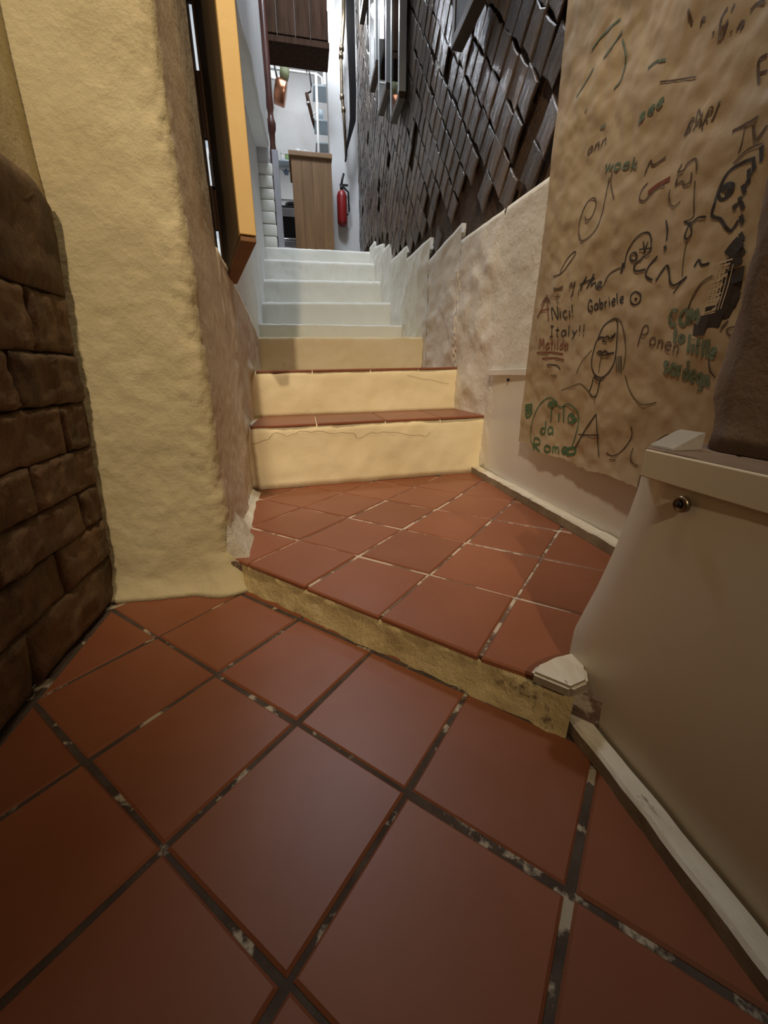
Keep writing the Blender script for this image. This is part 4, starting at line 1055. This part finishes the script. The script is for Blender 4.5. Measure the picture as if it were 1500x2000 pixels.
box('bracket', -0.02, 0.02, 0.0585, 0.0695, hx - 0.15, hx - 0.02, M['dark_metal'], fe, 0.001)

# brass pole, slightly crooked, leaning on the jamb wall
pl = empty('brass_pole', (0.57, 5.45, 2.7)); tag(pl, 'long aged brass pole with ringed joints hanging before the white jamb wall', 'pole')
pp = [aty(x_, y_, 5.42) for x_, y_ in ((676, 305), (671, 215), (668, 190), (666, 110), (667, 95), (671, 40), (672, -60))]
pp = [p_ - pl.location for p_ in pp]
tube('shaft', pp, [0.014, 0.016, 0.017, 0.014, 0.019, 0.021, 0.021], M['brass'], pl)
for i_, rr_ in ((1, 0.024), (2, 0.024), (3, 0.026), (4, 0.027)):
    c_ = pp[i_]; tube('ring', [c_ - Vector((0, 0, 0.018)), c_ + Vector((0, 0, 0.018))], rr_, M['brass'], pl)
# black curved board at the end of the slates
outer = [(677, 312), (679, 290), (686, 265), (695, 235), (696, 180), (694, 110), (692, 0), (692, -60)]
inner = [(674, 312), (676, 282), (681, 255), (684, 225), (683, 170), (680, 100), (677, 40), (676, -60)]
bm = bmesh.new()
A_ = [aty(x_, y_, 5.30) for x_, y_ in outer]; B_ = [aty(x_, y_, 5.30) for x_, y_ in inner]
rows_ = []
for a, b in zip(A_, B_):
    rows_.append([bm.verts.new(v) for v in (a, b, b + Vector((0, 0.05, 0)), a + Vector((0, 0.05, 0)))])
for r0, r1 in zip(rows_, rows_[1:]):
    for k in range(4): bm.faces.new((r0[k], r0[(k + 1) % 4], r1[(k + 1) % 4], r1[k]))
bm.faces.new(rows_[0]); bm.faces.new(rows_[-1][::-1])
tag(bmobj('curved_board', bm, M['black']), 'long black curved board tapering to a point beside the slate wall', 'board')

# framed pictures hung on the slates
def picture(pn, pf, ztop, label, thick, pale):
    """bottom near corner pixel, bottom far corner pixel on the picture front plane"""
    X = XR - 0.028 - thick
    a, b = atx(*pn, X), atx(*pf, X); y0, y1 = a.y, b.y; z0 = (a.z + b.z) / 2
    e = empty('framed_picture', (X, (y0 + y1) / 2, z0)); tag(e, label, 'picture', 'pictures on the slate wall')
    def pp_(o): o.parent = e; o.matrix_parent_inverse = Matrix.Translation(-e.location); return o
    fm = M['frame']; f2 = M['frame_pale'] if pale else M['frame']; w_ = 0.035
    pp_(box('frame_bottom', X, X + thick, y0, y1, z0, z0 + w_, fm, None, 0.002)); pp_(box('frame_top', X, X + thick, y0, y1, ztop - w_, ztop, f2, None, 0.002))
    pp_(box('frame_side', X, X + thick, y0, y0 + w_, z0 + w_ + 0.0005, ztop - w_ - 0.0005, f2, None, 0.002)); pp_(box('frame_side', X, X + thick, y1 - w_, y1, z0 + w_ + 0.0005, ztop - w_ - 0.0005, f2, None, 0.002))
    pp_(box('print', X + 0.010, X + thick - 0.004, y0 + w_, y1 - w_, z0 + w_, ztop - w_, M['picture'], None, 0))
    pp_(box('pane', X + 0.003, X + 0.006, y0 + w_, y1 - w_, z0 + w_, ztop - w_, M['glass'], None, 0))
picture((779, 193), (762, 240), 3.35, 'glazed picture in a pale frame, nearest the foot of the stairs of the pale ones', 0.045, True)
picture((754, 178), (739, 222), 3.75, 'glazed picture in a pale frame between two other pale framed pictures', 0.045, True)
picture((734, 133), (722, 176), 4.1, 'glazed picture in a pale frame beside the highest hung picture', 0.045, True)
picture((712, -5), (702, 38), 4.7, 'glazed picture hung highest, nearest the kitchen', 0.045, True)
picture((930, -20), (880, 108), 2.5, 'dark framed picture hung above the bare lower slates', 0.05, False)

# bare bulb lamp by the jamb wall
lp = empty('ceiling_lamp', (0.455, 5.3, 3.93)); tag(lp, 'glowing white globe lamp hanging before the jamb wall', 'lamp')
lathe('globe', [(0.0001, -0.05), (0.03, -0.042), (0.05, 0.0), (0.04, 0.035), (0.02, 0.05), (0.0001, 0.05)], M['lamp'], lp)
tube('cord', [(0, 0, 0.05), (0, 0, 0.879)], 0.006, M['dark_metal'], lp, 6)
l_ = light('ceiling_lamp_light', 'POINT', (0.455, 5.2, 3.86), 16, (0.85, 0.92, 1.0), 0.05)
